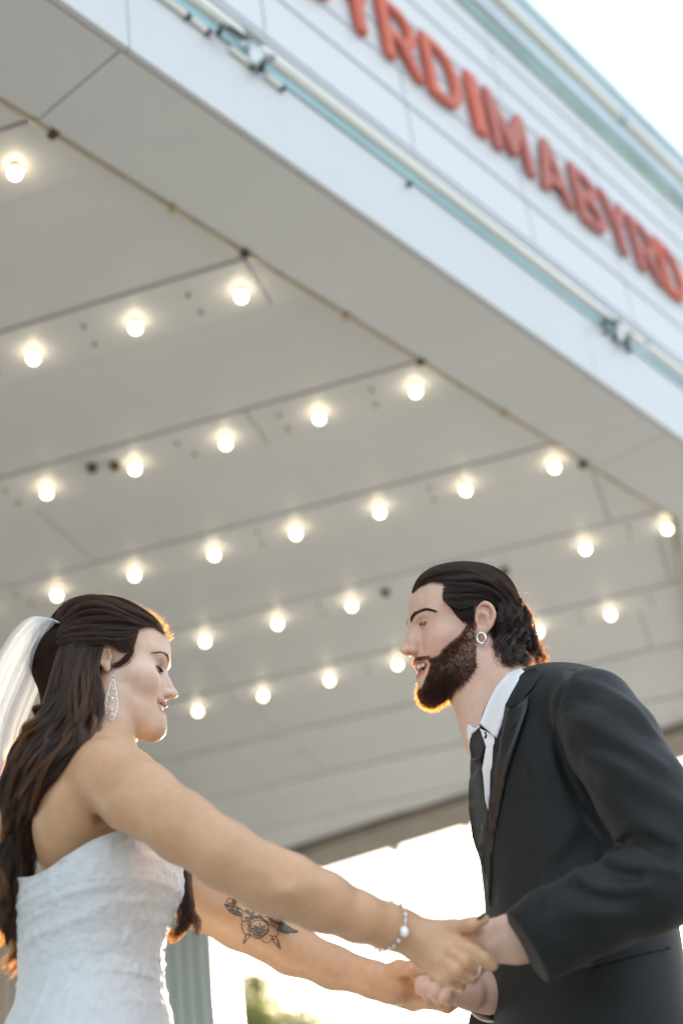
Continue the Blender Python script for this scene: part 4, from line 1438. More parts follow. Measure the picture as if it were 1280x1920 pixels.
# armhole seam and sleeve folds
Vc, Fc = S.build(0.008)
SFC = Surf(Vc, Fc)
def fold(pts, r, hh):
    P_ = [SFC.hit(*q) for q in spline(pts, 3 * len(pts))]
    P_ = [p_ for p_ in P_ if p_ is not None]
    if len(P_) > 1:
        S.ridge(P_, r, hh)
fold([(1072, 1256), (1050, 1300), (1040, 1360), (1050, 1420), (1075, 1480), (1108, 1535), (1130, 1565)], .007, -.0045)
fold([(1060, 1262), (1036, 1300), (1026, 1360), (1036, 1425), (1060, 1490)], .010, .0018)
fold([(1089, 1280), (1139, 1296), (1189, 1330), (1222, 1372)], .011, .0045)
fold([(1085, 1310), (1140, 1330), (1200, 1372)], .011, -.0040)
fold([(1060, 1350), (1105, 1360), (1177, 1396), (1240, 1440)], .012, .0050)
fold([(1075, 1388), (1140, 1404), (1215, 1448)], .012, -.0045)
fold([(1100, 1420), (1158, 1436), (1225, 1476), (1275, 1510)], .012, .0050)
fold([(1110, 1470), (1170, 1490), (1250, 1530)], .013, -.0045)
fold([(1146, 1595), (1166, 1560), (1189, 1548), (1220, 1554), (1262, 1576)], .009, .0085)
fold([(1150, 1600), (1175, 1578), (1205, 1580), (1255, 1602)], .009, -.0070)
fold([(1112, 1618), (1124, 1602), (1145, 1611), (1172, 1622), (1220, 1626), (1262, 1634)], .008, .0080)
fold([(1108, 1634), (1128, 1626), (1150, 1638), (1195, 1645)], .008, -.0065)
fold([(1076, 1650), (1082, 1633), (1094, 1650), (1120, 1665), (1160, 1668), (1205, 1662)], .008, .0075)
fold([(1078, 1668), (1100, 1678), (1150, 1690)], .010, -.0045)
fold([(1085, 1545), (1040, 1590), (985, 1640), (940, 1680)], .016, .0035)
fold([(1095, 1575), (1050, 1630), (1000, 1690)], .016, -.0035)
fold([(1030, 1420), (1010, 1500), (990, 1580)], .018, .0030)
fold([(985, 1440), (990, 1540), (1000, 1650), (1010, 1700)], .006, -.0018)
fold([(1060, 1700), (1110, 1716), (1180, 1716)], .014, .0030)
fold([(1045, 1745), (1100, 1752), (1160, 1745)], .014, -.0025)
cuffc = PY(984, 1773, 2.0)
S.cut(cuffc, unit(PY(970, 1778, 2.0) - PY(1020, 1748, 2.0)), .003, cuffc + np.array([-.2, -.2, -.12]), cuffc + np.array([.12, .085, .12]))
S.cut((0, 0, .86), (0, 0, -1))
Vj, Fj = S.build(0.0034)
Vj = relax(Vj, Fj, 2, 0.4)
M_wool = mat('black_wool', (0.0085, 0.0115, 0.0125), 0.6, noise=(30, 0.12, 4, (1, 1, 1)), bump=(700, 0.25, 0.0008), sheen=0.05, spec=0.3)
M_satin = mat('black_satin', (0.014, 0.0135, 0.0135), 0.34, bump=(300, 0.08, 0.0006))
M_shirt = mat('white_shirt_cotton', (0.78, 0.79, 0.82), 0.6, bump=(500, 0.15, 0.0006))
M_tie = mat('black_silk_tie', (0.013, 0.017, 0.017), 0.38, bump=(500, 0.2, 0.0006))
jacket = mesh_obj('jacket', Vj, Fj, M_wool, groom, True)
SFJ = Surf(Vj, Fj)
# both surfaces together, for pieces that cross from neck to coat
Vall = np.vstack([Vg, Vj]); Fall = np.vstack([Fg, Fj + len(Vg)])
SFA = Surf(Vall, Fall)
shirt, *_ = patch('shirt', [(899, 1366), (930, 1380), (927, 1420), (920, 1470), (915, 1522), (909, 1500), (904, 1440), (911, 1400)], SFA, M_shirt, groom, .008, step=5, it=14)
collar, *_ = patch('shirt_collar', [(976, 1253), (984, 1262), (962, 1300), (945, 1345), (931, 1384), (899, 1357), (912, 1322), (930, 1288), (952, 1262)], SFA, M_shirt, groom, .013, .003, step=5, it=14)
patch('shirt_collar', [(878, 1358), (890, 1366), (900, 1360), (899, 1366), (884, 1376), (882, 1400), (876, 1385), (875, 1368)], SFA, M_shirt, groom, .012, .003, step=4)
patch('coat_collar', [(1003, 1252), (1018, 1264), (994, 1296), (975, 1322), (957, 1331), (947, 1322), (958, 1300), (972, 1275), (986, 1258)], SFA, M_wool, groom, .015, .004, step=5, it=14)
patch('lapel', [(947, 1322), (957, 1331), (975, 1316), (994, 1301), (985, 1340), (965, 1400), (950, 1450), (938, 1510), (926, 1580), (920, 1660), (917, 1700), (911, 1640), (910, 1580), (915, 1520), (925, 1440), (938, 1370)], SFA, M_satin, groom, .016, .004, step=5, it=16)
tie, *_ = patch('tie', [(884, 1440), (902, 1425), (910, 1460), (917, 1500), (914, 1540), (906, 1600), (911, 1645), (898, 1610), (886, 1570), (880, 1520), (880, 1470)], SFA, M_tie, groom, .015, .004, step=5, it=16)
patch('tie_knot', [(883, 1384), (899, 1363), (916, 1377), (911, 1400), (903, 1425), (885, 1424), (883, 1404)], SFA, M_tie, groom, .022, .008, step=5, it=10)
# pocket welt, buttonhole, front seam
patch('pocket_flap', [(1090, 1812), (1150, 1796), (1215, 1780), (1255, 1774), (1256, 1779), (1215, 1786), (1150, 1802), (1092, 1818)], SFJ, M_wool, groom, .003, .003, step=6, it=6)
patch('buttonhole', [(956, 1368), (967, 1356), (968, 1358), (957, 1370)], SFA, M_wool, groom, .0195, .001, step=3, it=6)
# ================================================================== HAIR
def hair_mat(name, melanin, redness, rough=0.32, tint=(1, 1, 1)):
    m = bpy.data.materials.new(name)
    m.use_nodes = True
    t = m.node_tree
    for n in list(t.nodes):
        t.nodes.remove(n)
    o = t.nodes.new('ShaderNodeOutputMaterial')
    h = t.nodes.new('ShaderNodeBsdfHairPrincipled')
    h.parametrization = 'MELANIN'
    h.inputs['Melanin'].default_value = melanin
    h.inputs['Melanin Redness'].default_value = redness
    h.inputs['Roughness'].default_value = rough
    h.inputs['Radial Roughness'].default_value = 0.4
    h.inputs['Random Color'].default_value = 0.25
    t.links.new(h.outputs[0], o.inputs['Surface'])
    return m
M_bhair = hair_mat('brunette_hair', 0.82, 0.45, 0.36)
M_blight = hair_mat('brunette_highlight_hair', 0.60, 0.55, 0.30)
M_ghair = hair_mat('black_brown_hair', 0.88, 0.3, 0.36)
M_beard = hair_mat('brown_beard_hair', 0.74, 0.55, 0.35)
M_bmass = mat('brunette_mass', (0.020, 0.011, 0.0075), 0.8, spec=0.05, noise=(60, 0.4, 4, (1, 1, 1)))
M_gmass = mat('dark_hair_mass', (0.010, 0.007, 0.0055), 0.8, spec=0.05, noise=(60, 0.4, 4, (1, 1, 1)))

def flow(guides, n, surf, npts=22, lift=(0.0, 0.006), wave=3.0, freq=2.0, clumps=30, clump=0.6, jit=2.0, t0=(0, 0.2), t1=(0.85, 1.0), seed=1, depth=None, curl=0.0):
    """strands that follow a fan of guide lines (pixels) laid over a hair mass"""
    r = np.random.RandomState(seed)
    NG = 40
    gs = np.array([spline(g_, NG) for g_ in guides])              # (m, NG, 2)
    m = len(gs)
    dep = np.full((m, NG), np.nan)
    for i in range(m):
        for j in range(NG):
            h_ = surf.hit(gs[i, j, 0], gs[i, j, 1]) if depth is None else None
            if depth is not None:
                dep[i, j] = depth
            elif h_ is not None:
                dep[i, j] = (R_CV.T @ (h_ - CAM))[2]
        ok = np.flatnonzero(~np.isnan(dep[i]))
        if len(ok) == 0:
            continue
        dep[i] = np.interp(np.arange(NG), ok, dep[i, ok])
    for i in range(m):
        if np.isnan(dep[i]).any():
            k = min((q for q in range(m) if not np.isnan(dep[q]).any()), key=lambda q: abs(q - i))
            dep[i] = dep[k]
        dep[i] = np.convolve(np.pad(dep[i], 2, 'edge'), np.ones(5) / 5, 'valid')
    cc = r.uniform(0, m - 1, clumps); cph = r.uniform(0, 6.28, clumps); cfr = freq * r.uniform(.7, 1.3, clumps); cam_ = wave * r.uniform(.4, 1.3, clumps); clf = r.uniform(0, 1, clumps)
    out = []
    for k in range(n):
        g0 = r.uniform(0, m - 1)
        c = int(np.argmin(np.abs(cc - g0) + r.uniform(0, .25, clumps)))
        a, b = r.uniform(*t0), r.uniform(*t1)
        t = np.linspace(a, b, npts)
        gg = np.clip(g0 + (cc[c] - g0) * clump * np.clip(t * 1.3, 0, 1), 0, m - 1 - 1e-6)
        i = gg.astype(int); u = gg - i
        x = t * (NG - 1); j = np.minimum(x.astype(int), NG - 2); v = x - j
        def samp(A):
            A0 = A[i, j] * (1 - v)[(...,) + (None,) * (A.ndim - 2)] + A[i, j + 1] * v[(...,) + (None,) * (A.ndim - 2)]
            A1 = A[np.minimum(i + 1, m - 1), j] * (1 - v)[(...,) + (None,) * (A.ndim - 2)] + A[np.minimum(i + 1, m - 1), j + 1] * v[(...,) + (None,) * (A.ndim - 2)]
            uu = u[(...,) + (None,) * (A.ndim - 2)]
            return A0 * (1 - uu) + A1 * uu
        P2 = samp(gs); D = samp(dep)
        tg = np.gradient(P2, axis=0); tg /= np.linalg.norm(tg, axis=1)[:, None] + 1e-9
        nr = np.stack([-tg[:, 1], tg[:, 0]], 1)
        wv = cam_[c] * np.sin(cph[c] + cfr[c] * 6.28 * t) * np.clip(t * 1.5, 0.1, 1)
        P2 = P2 + nr * (wv + r.normal(0, jit) * np.clip(.3 + t, 0, 1))[:, None]
        lf = lift[0] + (lift[1] - lift[0]) * (0.6 * r.uniform() + 0.4 * clf[c]) * np.sin(np.clip(t * 1.15 + .08, 0, 1) * 3.0)
        if curl:
            ph = cph[c] + r.normal(0, .35)
            P2 = P2 + nr * (curl * np.sin(ph + cfr[c] * 6.28 * t * 2))[:, None]
            lf = lf + curl * .0008 * (1 + np.cos(ph + cfr[c] * 6.28 * t * 2))
        D = D - lf
        pts = CAM + np.stack([(P2[:, 0] - 640) / F_PX, (P2[:, 1] - 960) / F_PX, np.ones(npts)], 1) @ R_CV.T * D[:, None]
        out.append(pts)
    return out

def ringlets(guides, surf, n, per, rad, turns, t0, span, lift, seed, jit=.0009, bundle=.22):
    """separate spiral locks scattered over a fan of guide lines"""
    r = np.random.RandomState(seed)
    out = []
    for k in range(n):
        gpos = r.uniform(0, len(guides) - 1.01); gi = int(gpos); gu = gpos - gi
        line = spline(guides[gi], 60) * (1 - gu) + spline(guides[gi + 1], 60) * gu
        a_ = r.uniform(*t0); b_ = min(1, a_ + r.uniform(*span)); lf = r.uniform(*lift)
        c3 = [surf.hit(*line[int(q)], lf) for q in np.linspace(a_ * 59, b_ * 59, 9)]
        c3 = [q for q in c3 if q is not None]
        if len(c3) < 3:
            continue
        cc = spline(c3, 38); tt_ = np.linspace(0, 1, 38)
        for ax_ in range(3):
            cc[2:-2, ax_] = np.convolve(cc[:, ax_], np.ones(5) / 5, 'valid')
        T_n = np.gradient(cc, axis=0); T_n /= np.linalg.norm(T_n, axis=1)[:, None] + 1e-9
        Aa = np.cross(T_n, R_CV[:, 2]); Aa /= np.linalg.norm(Aa, axis=1)[:, None] + 1e-9
        Bb = np.cross(T_n, Aa)
        rd = r.uniform(*rad); tn = r.uniform(*turns); p0 = r.uniform(0, 6.28); sg_ = r.choice([-1, 1])
        for q in range(per):
            ph = p0 + sg_ * 6.28 * tn * tt_ + r.normal(0, bundle)
            rr_ = rd * (1 + r.normal(0, .16)) * np.interp(tt_, [0, .2, 1], [.3, 1, .9])
            out.append((cc + Aa * (rr_ * np.cos(ph))[:, None] + Bb * (rr_ * .8 * np.sin(ph))[:, None] + r.normal(0, jit, 3))[:int(38 * r.uniform(.85, 1))])
    return out

def lock(pts, n, rad, npts=26, curl=0.0, freq=3.0, seed=0, jit=0.0006):
    """free-hanging lock: strands round a space curve"""
    r = np.random.RandomState(seed)
    c = spline([PY(*p) for p in pts], npts)
    t = np.linspace(0, 1, npts)
    T = np.gradient(c, axis=0); T /= np.linalg.norm(T, axis=1)[:, None]
    A = np.cross(T, [0.2, 1, 0.1]); A /= np.linalg.norm(A, axis=1)[:, None]
    B_ = np.cross(T, A)
    out = []
    for k in range(n):
        a = r.uniform(0, 6.28); q = math.sqrt(r.uniform()) * rad
        prof = np.interp(t, [0, .3, .75, 1], [.5, 1, .8, .35])
        ph = 6.28 * freq * t + r.normal(0, .25)
        off = A * (q * math.cos(a) * prof + curl * np.cos(ph))[:, None] + B_ * (q * math.sin(a) * prof + curl * np.sin(ph))[:, None]
        e = r.uniform(.8, 1)
        s_ = c + off + r.normal(0, jit, 3)
        out.append(s_[:max(6, int(npts * e))])
    return out

def mass_obj(name, S_, h, mt, parent, under=None):
    V, Fq = S_.build(h)
    V = relax(V, Fq, 3, .5)
    o = mesh_obj(name, V, Fq, mt, parent, True)
    if under is None:
        return o, Surf(V, Fq)
    return o, Surf(np.vstack([V, under[0]]), np.vstack([Fq, under[1] + len(V)]))

# ---- bride: swept back from the hairline, gathered under the veil, long waves down the back
S = Sdf()
E_ = lambda c, r_, k, op='u': S.ell(HB.p(*c), np.array(r_) * HB.k, HB.rot, k, op)
E_((-.030, 0, .068), (.096, .080, .080), .01)
E_((-.055, 0, .040), (.082, .078, .085), .03)
E_((-.078, 0, .062), (.050, .062, .062), .03)
E_((.026, 0, .088), (.046, .058, .032), .02)
E_((.075, 0, .010), (.062, .090, .078), .008, 's')
E_((-.010, .092, -.004), (.026, .024, .036), .008, 's')
E_((.030, .082, -.020), (.060, .040, .060), .008, 's')
chain_px(S, [(120, 1240, 2.14, 62), (138, 1310, 2.13, 52), (105, 1390, 2.11, 42), (68, 1465, 2.10, 32), (42, 1550, 2.10, 24), (24, 1640, 2.10, 18), (16, 1720, 2.10, 11), (14, 1770, 2.10, 4)], .02)
bh_mass, SFH = mass_obj('hair', S, .0036, M_bmass, bride, (Vb, Fb))
SFHB = SFH
q3 = lambda L: [(x / 3.048, 1080 + y / 3.048) for x, y in L]
A_ = [q3([(955, 350), (900, 268), (800, 208), (650, 148), (500, 122), (380, 155), (318, 240)]),
      q3([(885, 290), (830, 256), (750, 226), (600, 182), (450, 200), (340, 285)]),
      q3([(835, 288), (780, 274), (700, 258), (560, 250), (430, 280), (328, 335)]),
      q3([(800, 300), (735, 308), (640, 315), (520, 325), (410, 345), (325, 375)]),
      q3([(785, 350), (710, 372), (620, 365), (520, 365), (420, 380), (328, 400)]),
      q3([(770, 400), (700, 430), (625, 385), (540, 388), (440, 402), (335, 420)])]
strands = flow(A_, 3000, SFH, 22, (.002, .013), 4.5, 1.2, 26, .5, 2.2, (0, .10), (.85, 1), 11)
strands += flow(A_, 1100, SFH, 22, (.008, .018), 5.0, 1.0, 16, .7, 2.2, (0, .3), (.8, 1), 17)
B_g = [[(196, 1204), (189, 1226), (184, 1250), (192, 1290), (194, 1325), (182, 1362), (150, 1392), (112, 1425), (84, 1480), (64, 1560), (52, 1640), (40, 1720), (24, 1800)],
       [(180, 1202), (174, 1228), (170, 1260), (170, 1300), (164, 1340), (145, 1375), (108, 1425), (76, 1490), (56, 1570), (42, 1650), (34, 1730), (38, 1790), (8, 1835)],
       [(158, 1202), (150, 1228), (144, 1260), (138, 1305), (125, 1350), (98, 1400), (66, 1470), (45, 1550), (30, 1630), (22, 1720), (28, 1780)],
       [(134, 1204), (126, 1232), (120, 1265), (105, 1310), (82, 1358), (56, 1410), (38, 1470), (28, 1550), (14, 1630), (6, 1710), (10, 1780)],
       [(114, 1206), (106, 1234), (100, 1265), (82, 1316), (52, 1370), (26, 1425), (14, 1480), (20, 1545), (2, 1610), (-6, 1700), (0, 1770)]]
for gi, g_ in enumerate(B_g):                          # long S-waves down the length
    for q in range(3, len(g_)):
        amp_ = 3.0 + 1.1 * q
        B_g[gi][q] = (g_[q][0] + amp_ * math.sin(q * 1.25 + gi * 1.1), g_[q][1])
strands += flow(B_g, 4200, SFH, 44, (.000, .012), 10.0, 2.8, 44, .55, 2.2, (0, .10), (.7, 1), 12)
strands += flow(B_g, 2600, SFH, 44, (.004, .030), 16.0, 2.6, 30, .66, 2.4, (0, .30), (.75, 1), 15)
strands += flow(B_g, 400, SFH, 34, (.006, .026), 9.0, 2.2, 24, .3, 5.0, (.1, .4), (.8, 1), 13)
lights = flow(B_g, 1700, SFH, 44, (.004, .028), 15.0, 2.7, 30, .66, 2.2, (.03, .35), (.7, 1), 18)
lights += flow(A_, 380, SFH, 22, (.006, .014), 4.0, 1.0, 12, .8, 1.5, (0, .3), (.7, 1), 19)
strands += ringlets(B_g, SFH, 34, 80, (.007, .013), (1.0, 2.0), (.28, .6), (.3, .45), (.004, .014), 81, .0013, .30)
lights += ringlets(B_g, SFH, 12, 50, (.007, .012), (1.0, 1.8), (.25, .6), (.3, .45), (.010, .018), 82, .0013, .26)
hair_curves('hair_highlights', lights, M_blight, bh_mass, .00032, .35)
# sideburn wisp in front of the ear
strands += flow([q3([(770, 390), (735, 440), (700, 480), (650, 510), (628, 520)]), q3([(775, 420), (745, 470), (710, 500), (660, 525), (640, 545)])], 70, SFB, 14, (.001, .006), 2.5, 1, 9, .3, 2.6, (0, .35), (.55, 1), 14)
# baby hairs along the hairline and fly-aways
# far-side roll of hair along the forehead
dF = (R_CV.T @ (HB.p(.060, -.012, .085) - CAM))[2]
strands += flow([q3([(640, 165), (740, 198), (820, 225), (900, 280), (945, 345), (962, 372)]), q3([(640, 150), (740, 185), (830, 212), (915, 270), (955, 335), (970, 372)]), q3([(660, 180), (760, 215), (830, 245), (895, 300), (935, 355), (952, 378)])], 420, SFH, 18, (0, .004), 1.5, 1.2, 10, .4, 1.5, (0, .3), (.8, 1), 16, depth=dF)
r = np.random.RandomState(4)
fly = []
for k in range(460):
    a = r.uniform(0, 1)
    e = np.array([np.interp(a, [0, .3, .6, 1], [972, 900, 800, 560]), np.interp(a, [0, .3, .6, 1], [370, 262, 205, 118])]) / 3.048 + [0, 1080]
    ang = r.uniform(-2.6, -.4); L_ = r.uniform(6, 18)
    d0 = (R_CV.T @ (HB.p(.05, 0, .10) - CAM))[2] + r.uniform(-.05, .05)
    pts = [e + r.normal(0, 2.5, 2)]
    for q in range(7):
        ang += r.normal(0, .35)
        pts.append(pts[-1] + np.array([math.cos(ang), math.sin(ang)]) * L_ / 7)
    fly.append(np.array([CAM + ray(*p_) * d0 for p_ in pts]))
hair_curves('hair_strands', strands, M_bhair, bh_mass, .00032, .35)
hair_curves('flyaway_hair', fly, M_blight, bh_mass, .00011, .4)
# the lock that falls in front of her far shoulder
fl = []
for i, (pts, n_) in enumerate([([(300, 1470, 2.30), (338, 1600, 2.22), (346, 1660, 2.20), (350, 1712, 2.19), (332, 1752, 2.19), (314, 1772, 2.19)], 170),
                               ([(305, 1470, 2.31), (345, 1610, 2.22), (352, 1665, 2.20), (354, 1710, 2.19), (368, 1735, 2.19), (374, 1758, 2.19)], 130),
                               ([(305, 1480, 2.31), (340, 1620, 2.21), (345, 1690, 2.19), (338, 1735, 2.19), (322, 1748, 2.18), (312, 1768, 2.18)], 110)]):
    fl += lock(pts, n_, .011, 26, .003, 1.4, 30 + i)
hair_curves('hair_lock', fl, M_bhair, bh_mass, .00034, .35)

# ---- groom: combed back on top, curls behind
S = Sdf()
E_ = lambda c, r_, k, op='u': S.ell(HG.p(*c), np.array(r_) * HG.k, HG.rot, k, op)
E_((-.026, 0, .062), (.092, .0785, .0760), .01)
E_((.012, 0, .088), (.064, .060, .044), .025)
E_((-.066, 0, .010), (.042, .062, .068), .03)
E_((-.082, 0, -.032), (.024, .046, .040), .03)
E_((.090, 0, .030), (.058, .090, .062), .008, 's')
E_((-.008, .092, .000), (.026, .024, .036), .008, 's')
E_((.048, .085, .006), (.034, .040, .030), .008, 's')
E_((.062, .060, .052), (.028, .040, .030), .008, 's')
E_((.010, .080, -.050), (.050, .040, .050), .008, 's')
gh_mass, SFH = mass_obj('hair', S, .0036, M_gmass, groom, (Vg, Fg))
q4 = lambda L: [(700 + x / 3.2, 1020 + y / 3.2) for x, y in L]
T_ = [q4([(228, 295), (262, 215), (340, 152), (440, 120), (560, 108), (680, 130), (770, 185), (840, 270), (885, 340)]),
      q4([(235, 300), (300, 215), (390, 175), (500, 155), (620, 165), (730, 215), (815, 295), (860, 370)]),
      q4([(330, 225), (410, 200), (510, 200), (620, 215), (720, 265), (800, 335), (840, 410)]),
      q4([(415, 230), (500, 245), (610, 265), (700, 305), (780, 365), (810, 430)]),
      q4([(408, 310), (480, 305), (580, 300), (670, 322), (735, 370), (765, 430)]),
      q4([(415, 340), (480, 350), (560, 345), (630, 330), (700, 340), (740, 395)]),
      q4([(470, 375), (520, 390), (560, 385), (610, 350), (680, 338), (735, 390)])]
strands = flow(T_, 3200, SFH, 22, (.001, .009), 2.2, 1.0, 40, .45, 1.6, (0, .25), (.8, 1), 21)
strands += flow(T_, 1300, SFH, 24, (.006, .017), 5.0, 1.1, 16, .62, 2.0, (0, .35), (.85, 1), 26)
C_g = [q4([(728, 360), (735, 430), (722, 520), (745, 600), (775, 690), (825, 745)]),
       q4([(740, 340), (770, 420), (780, 520), (800, 600), (840, 680), (880, 745)]),
       q4([(800, 330), (840, 410), (855, 510), (870, 600), (900, 690), (950, 750)]),
       q4([(850, 330), (900, 410), (915, 510), (935, 600), (960, 680), (1000, 755)]),
       q4([(885, 360), (940, 450), (955, 540), (985, 620), (1010, 700), (1060, 765)])]
strands += flow(C_g, 1500, SFH, 44, (.001, .006), 4.0, 1.4, 60, .60, 2.0, (0, .45), (.7, 1), 22, curl=6.0)
strands += ringlets(C_g, SFH, 64, 46, (.0045, .0085), (1.2, 2.3), (0, .55), (.33, .5), (.003, .010), 77)
strands += flow(C_g, 500, SFH, 40, (.006, .020), 5.0, 1.9, 36, .6, 4.0, (.1, .6), (.7, 1), 23, curl=9.0)
# sideburn running into the beard
strands += flow([q4([(425, 345), (470, 385), (490, 410), (505, 440)]), q4([(480, 380), (510, 405), (528, 440), (540, 480)]), q4([(540, 372), (552, 410), (562, 450), (566, 490)]), q4([(598, 358), (604, 392), (602, 430), (592, 470)])], 800, SFH, 10, (.0008, .003), .8, 1, 14, .3, 1.6, (0, .3), (.4, 1), 25)
r = np.random.RandomState(9)
fly = []
dG = (R_CV.T @ (HG.p(-.06, 0, .0) - CAM))[2]
for k in range(150):                              # frizz on the outline behind
    a = r.uniform(0, 1)
    e = np.array([np.interp(a, [0, .35, .6, 1], [800, 900, 960, 1050]), np.interp(a, [0, .35, .6, 1], [210, 350, 480, 740])]) / 3.2 + [700, 1020]
    ang = r.uniform(-1.4, 1.2); L_ = r.uniform(5, 15)
    pts = [e + r.normal(0, 4, 2)]
    for q in range(9):
        ang += r.normal(.2, .5)
        pts.append(pts[-1] + np.array([math.cos(ang), math.sin(ang)]) * L_ / 9)
    d0 = dG + r.uniform(-.05, .05)
    fly.append(np.array([CAM + ray(*p_) * d0 for p_ in pts]))
hair_curves('hair_strands', strands, M_ghair, gh_mass, .00032, .35)
hair_curves('flyaway_hair', fly, M_ghair, gh_mass, .00014, .4)

# ---- beard: a short dense core below the chin, then strands rooted over the jaw
S = Sdf()
E_ = lambda c, r_, k, op='u': S.ell(HG.p(*c), np.array(r_) * HG.k, HG.rot, k, op)
E_((.072, 0, -.106), (.020, .024, .017), .01)
E_((.054, .018, -.098), (.022, .020, .014), .015)
E_((.054, -.018, -.098), (.022, .020, .014), .015)
beard, _s = mass_obj('beard', S, .003, M_gmass, groom)
r = np.random.RandomState(3)
ids = np.flatnonzero(bd > .05)
pr = bd[ids]; pr = pr / pr.sum()
ids = r.choice(ids, 19000, p=pr)
bs = []
for i in ids:
    l = lg[i] + r.normal(0, .0006, 3)
    low = np.clip((-l[2] - .050) / .05, 0, 1)
    L_ = (.0045 + .015 * low ** 1.4) * r.uniform(.6, 1.2)
    if l[2] > -.046 and l[0] > .07:
        L_ = .0055 * r.uniform(.7, 1.2)
    out = unit(np.array([l[0] - .03, l[1] * 1.2, (l[2] + .04) * .8]))
    dr = unit(out * .50 + np.array([-.05 - .15 * low, 0, -1]) * .8 + r.normal(0, .28, 3))
    P_ = [l.copy()]
    for q in range(7):
        dr = unit(dr + r.normal(0, .26, 3) + np.array([0, 0, -.06]))
        P_.append(P_[-1] + dr * L_ / 7)
    P_ = np.array(P_)
    bs.append(HG.o + (P_ @ HG.rot) * HG.k)
hair_curves('beard_strands', bs, M_beard, beard, .00024, .5)

# ---- brows and lashes
def brow(name, H, surf, path, n, length, mt, parent, rise, seed, rad=.00028):
    r = np.random.RandomState(seed)
    out = []
    for s in (1, -1):
        c = spline([(x, y * s, z) for x, y, z in path], 40)
        for k in range(n):
            t = r.uniform(0, 1); i = min(int(t * 39), 38)
            p0 = c[i] + np.array([0, 0, r.uniform(-1, 1) * rise * (1 - .7 * t)])
            tg = unit(c[i + 1] - c[i]); d_ = unit(tg + np.array([0, 0, .35 * (1 - t) * r.uniform(.3, 1.3) - .2 * t]))
            pts = []
            for q in range(5):
                w_, nn = surf.near(H.p(*(p0 + d_ * length * q / 4 * r.uniform(.8, 1.1))))
                if nn @ (w_ - H.o) < 0:
                    nn = -nn
                pts.append(w_ + nn * (.0005 + .0004 * q))
            out.append(np.array(pts))
    return hair_curves(name, out, mt, parent, rad, .4)
brow('eyebrows', HG, SFG, [(.100, .011, .0370), (.094, .024, .0460), (.078, .042, .0465), (.066, .052, .041)], 380, .008, M_ghair, g_body, .0040, 51, .00022)
brow('eyebrows', HB, SFB, [(.094, .014, .0350), (.089, .026, .0425), (.077, .042, .0425), (.066, .052, .0365)], 170, .007, M_bhair, b_body, .0017, 52, .00020)
def lashes(H, parent, Q, dz, drop, n, ln, mt, seed):
    z0 = Q['eye'][2] + dz
    r = np.random.RandomState(seed)
    out = []
    for s in (1, -1):
        for k in range(n):
            a = r.uniform(-1, 1)
            y = .0315 + a * .0125
            x = Q['eye'][0] + .0143 * math.sqrt(max(0, 1 - ((y - .031) / .0155) ** 2))
            z = z0 + drop * (1 - a * a) * -1
            p0 = np.array([x, y * s, z])
            d_ = unit(np.array([.8, s * (a * .7 + .15), -.55]))
            pts = [p0]
            for q in range(5):
                d_ = unit(d_ + np.array([.05, 0, .13]))
                pts.append(pts[-1] + d_ * ln / 5)
            out.append(H.o + (np.array(pts) @ H.rot) * H.k)
    return hair_curves('eyelashes', out, mt, parent, .00022, .25)
M_lash = mat('black_lashes', (0.006, 0.005, 0.005), 0.4)
lashes(HB, b_body, FEM, -.0010, .0042, 190, .0085, M_lash, 61)
lashes(HG, g_body, MAS, .0005, -.0018, 110, .005, M_lash, 62)
for s in (1, -1):
    iris_eye(g_body, HG.p(*(np.array(MAS['eye']) * [1, s, 1])), .0126, HG.f * .97 - HG.u * .16 + HG.s * (.10 if s > 0 else .10), HG.u, M_eyewhite, M_iris, M_pupil)
# ================================================================== WHAT THEY WEAR
M_silver = mat('polished_silver', (0.80, 0.80, 0.81), 0.16, 1.0)
M_gem = mat('clear_crystal', (0.88, 0.89, 0.92), 0.05, 0.0, coat=1.0, spec=1.0)
M_nail = mat('dark_blue_nail_polish', (0.02, 0.035, 0.06), 0.12, coat=1.0)

# ---- chandelier earring: leaf outline, lattice and stones
ec = HB.p(.0, .082, -.010)
d_e = (R_CV.T @ (ec - CAM))[2] - .006
def ep(x, y, dz=0.0):
    return PY(x, y, ec[1] - .014 - dz)
er = empty('earring', tuple(ep(213, 1268) - parent_offset(bride)), bride)
m = MB()
out_l = [(213, 1270), (206, 1288), (201, 1312), (199, 1332), (204, 1346), (209, 1353)]
out_r = [(213, 1270), (217, 1288), (220, 1312), (220, 1330), (215, 1345), (209, 1353)]
for L_ in (out_l, out_r):
    m.tube([ep(*p_) for p_ in spline(L_, 18)], .0008, 6)
m.tube([ep(213, 1262, .001), ep(213, 1270, .001)], .0007, 6)
for k in range(7):
    t = .16 + .11 * k
    a = spline(out_l, 18)[int(t * 17)]; b = spline(out_r, 18)[int(min(1, t + .05) * 17)]
    m.tube([ep(*a), ep(*((a + b) / 2 + [0, 5]), .0015), ep(*b)], .0006, 5)
    c = spline(out_r, 18)[int(max(0, t - .08) * 17)]
    m.tube([ep(*a), ep(*((a + c) / 2 + [0, -3]), .001), ep(*c)], .0006, 5)
m.build('setting', M_silver, er, True)
m = MB()
for L_ in (out_l, out_r):
    for p_ in spline(L_, 13):
        m.sphere(ep(*p_, .001), .0013, 7, 5)
for x, y, q in ((211, 1310, .0030), (210, 1330, .0022), (213, 1292, .0020), (205, 1325, .0016), (216, 1325, .0016), (207, 1340, .0016), (213, 1340, .0016), (206, 1304, .0014), (216, 1303, .0014)):
    m.sphere(ep(x, y, .002), q, 8, 6)
m.build('stones', M_gem, er, True)

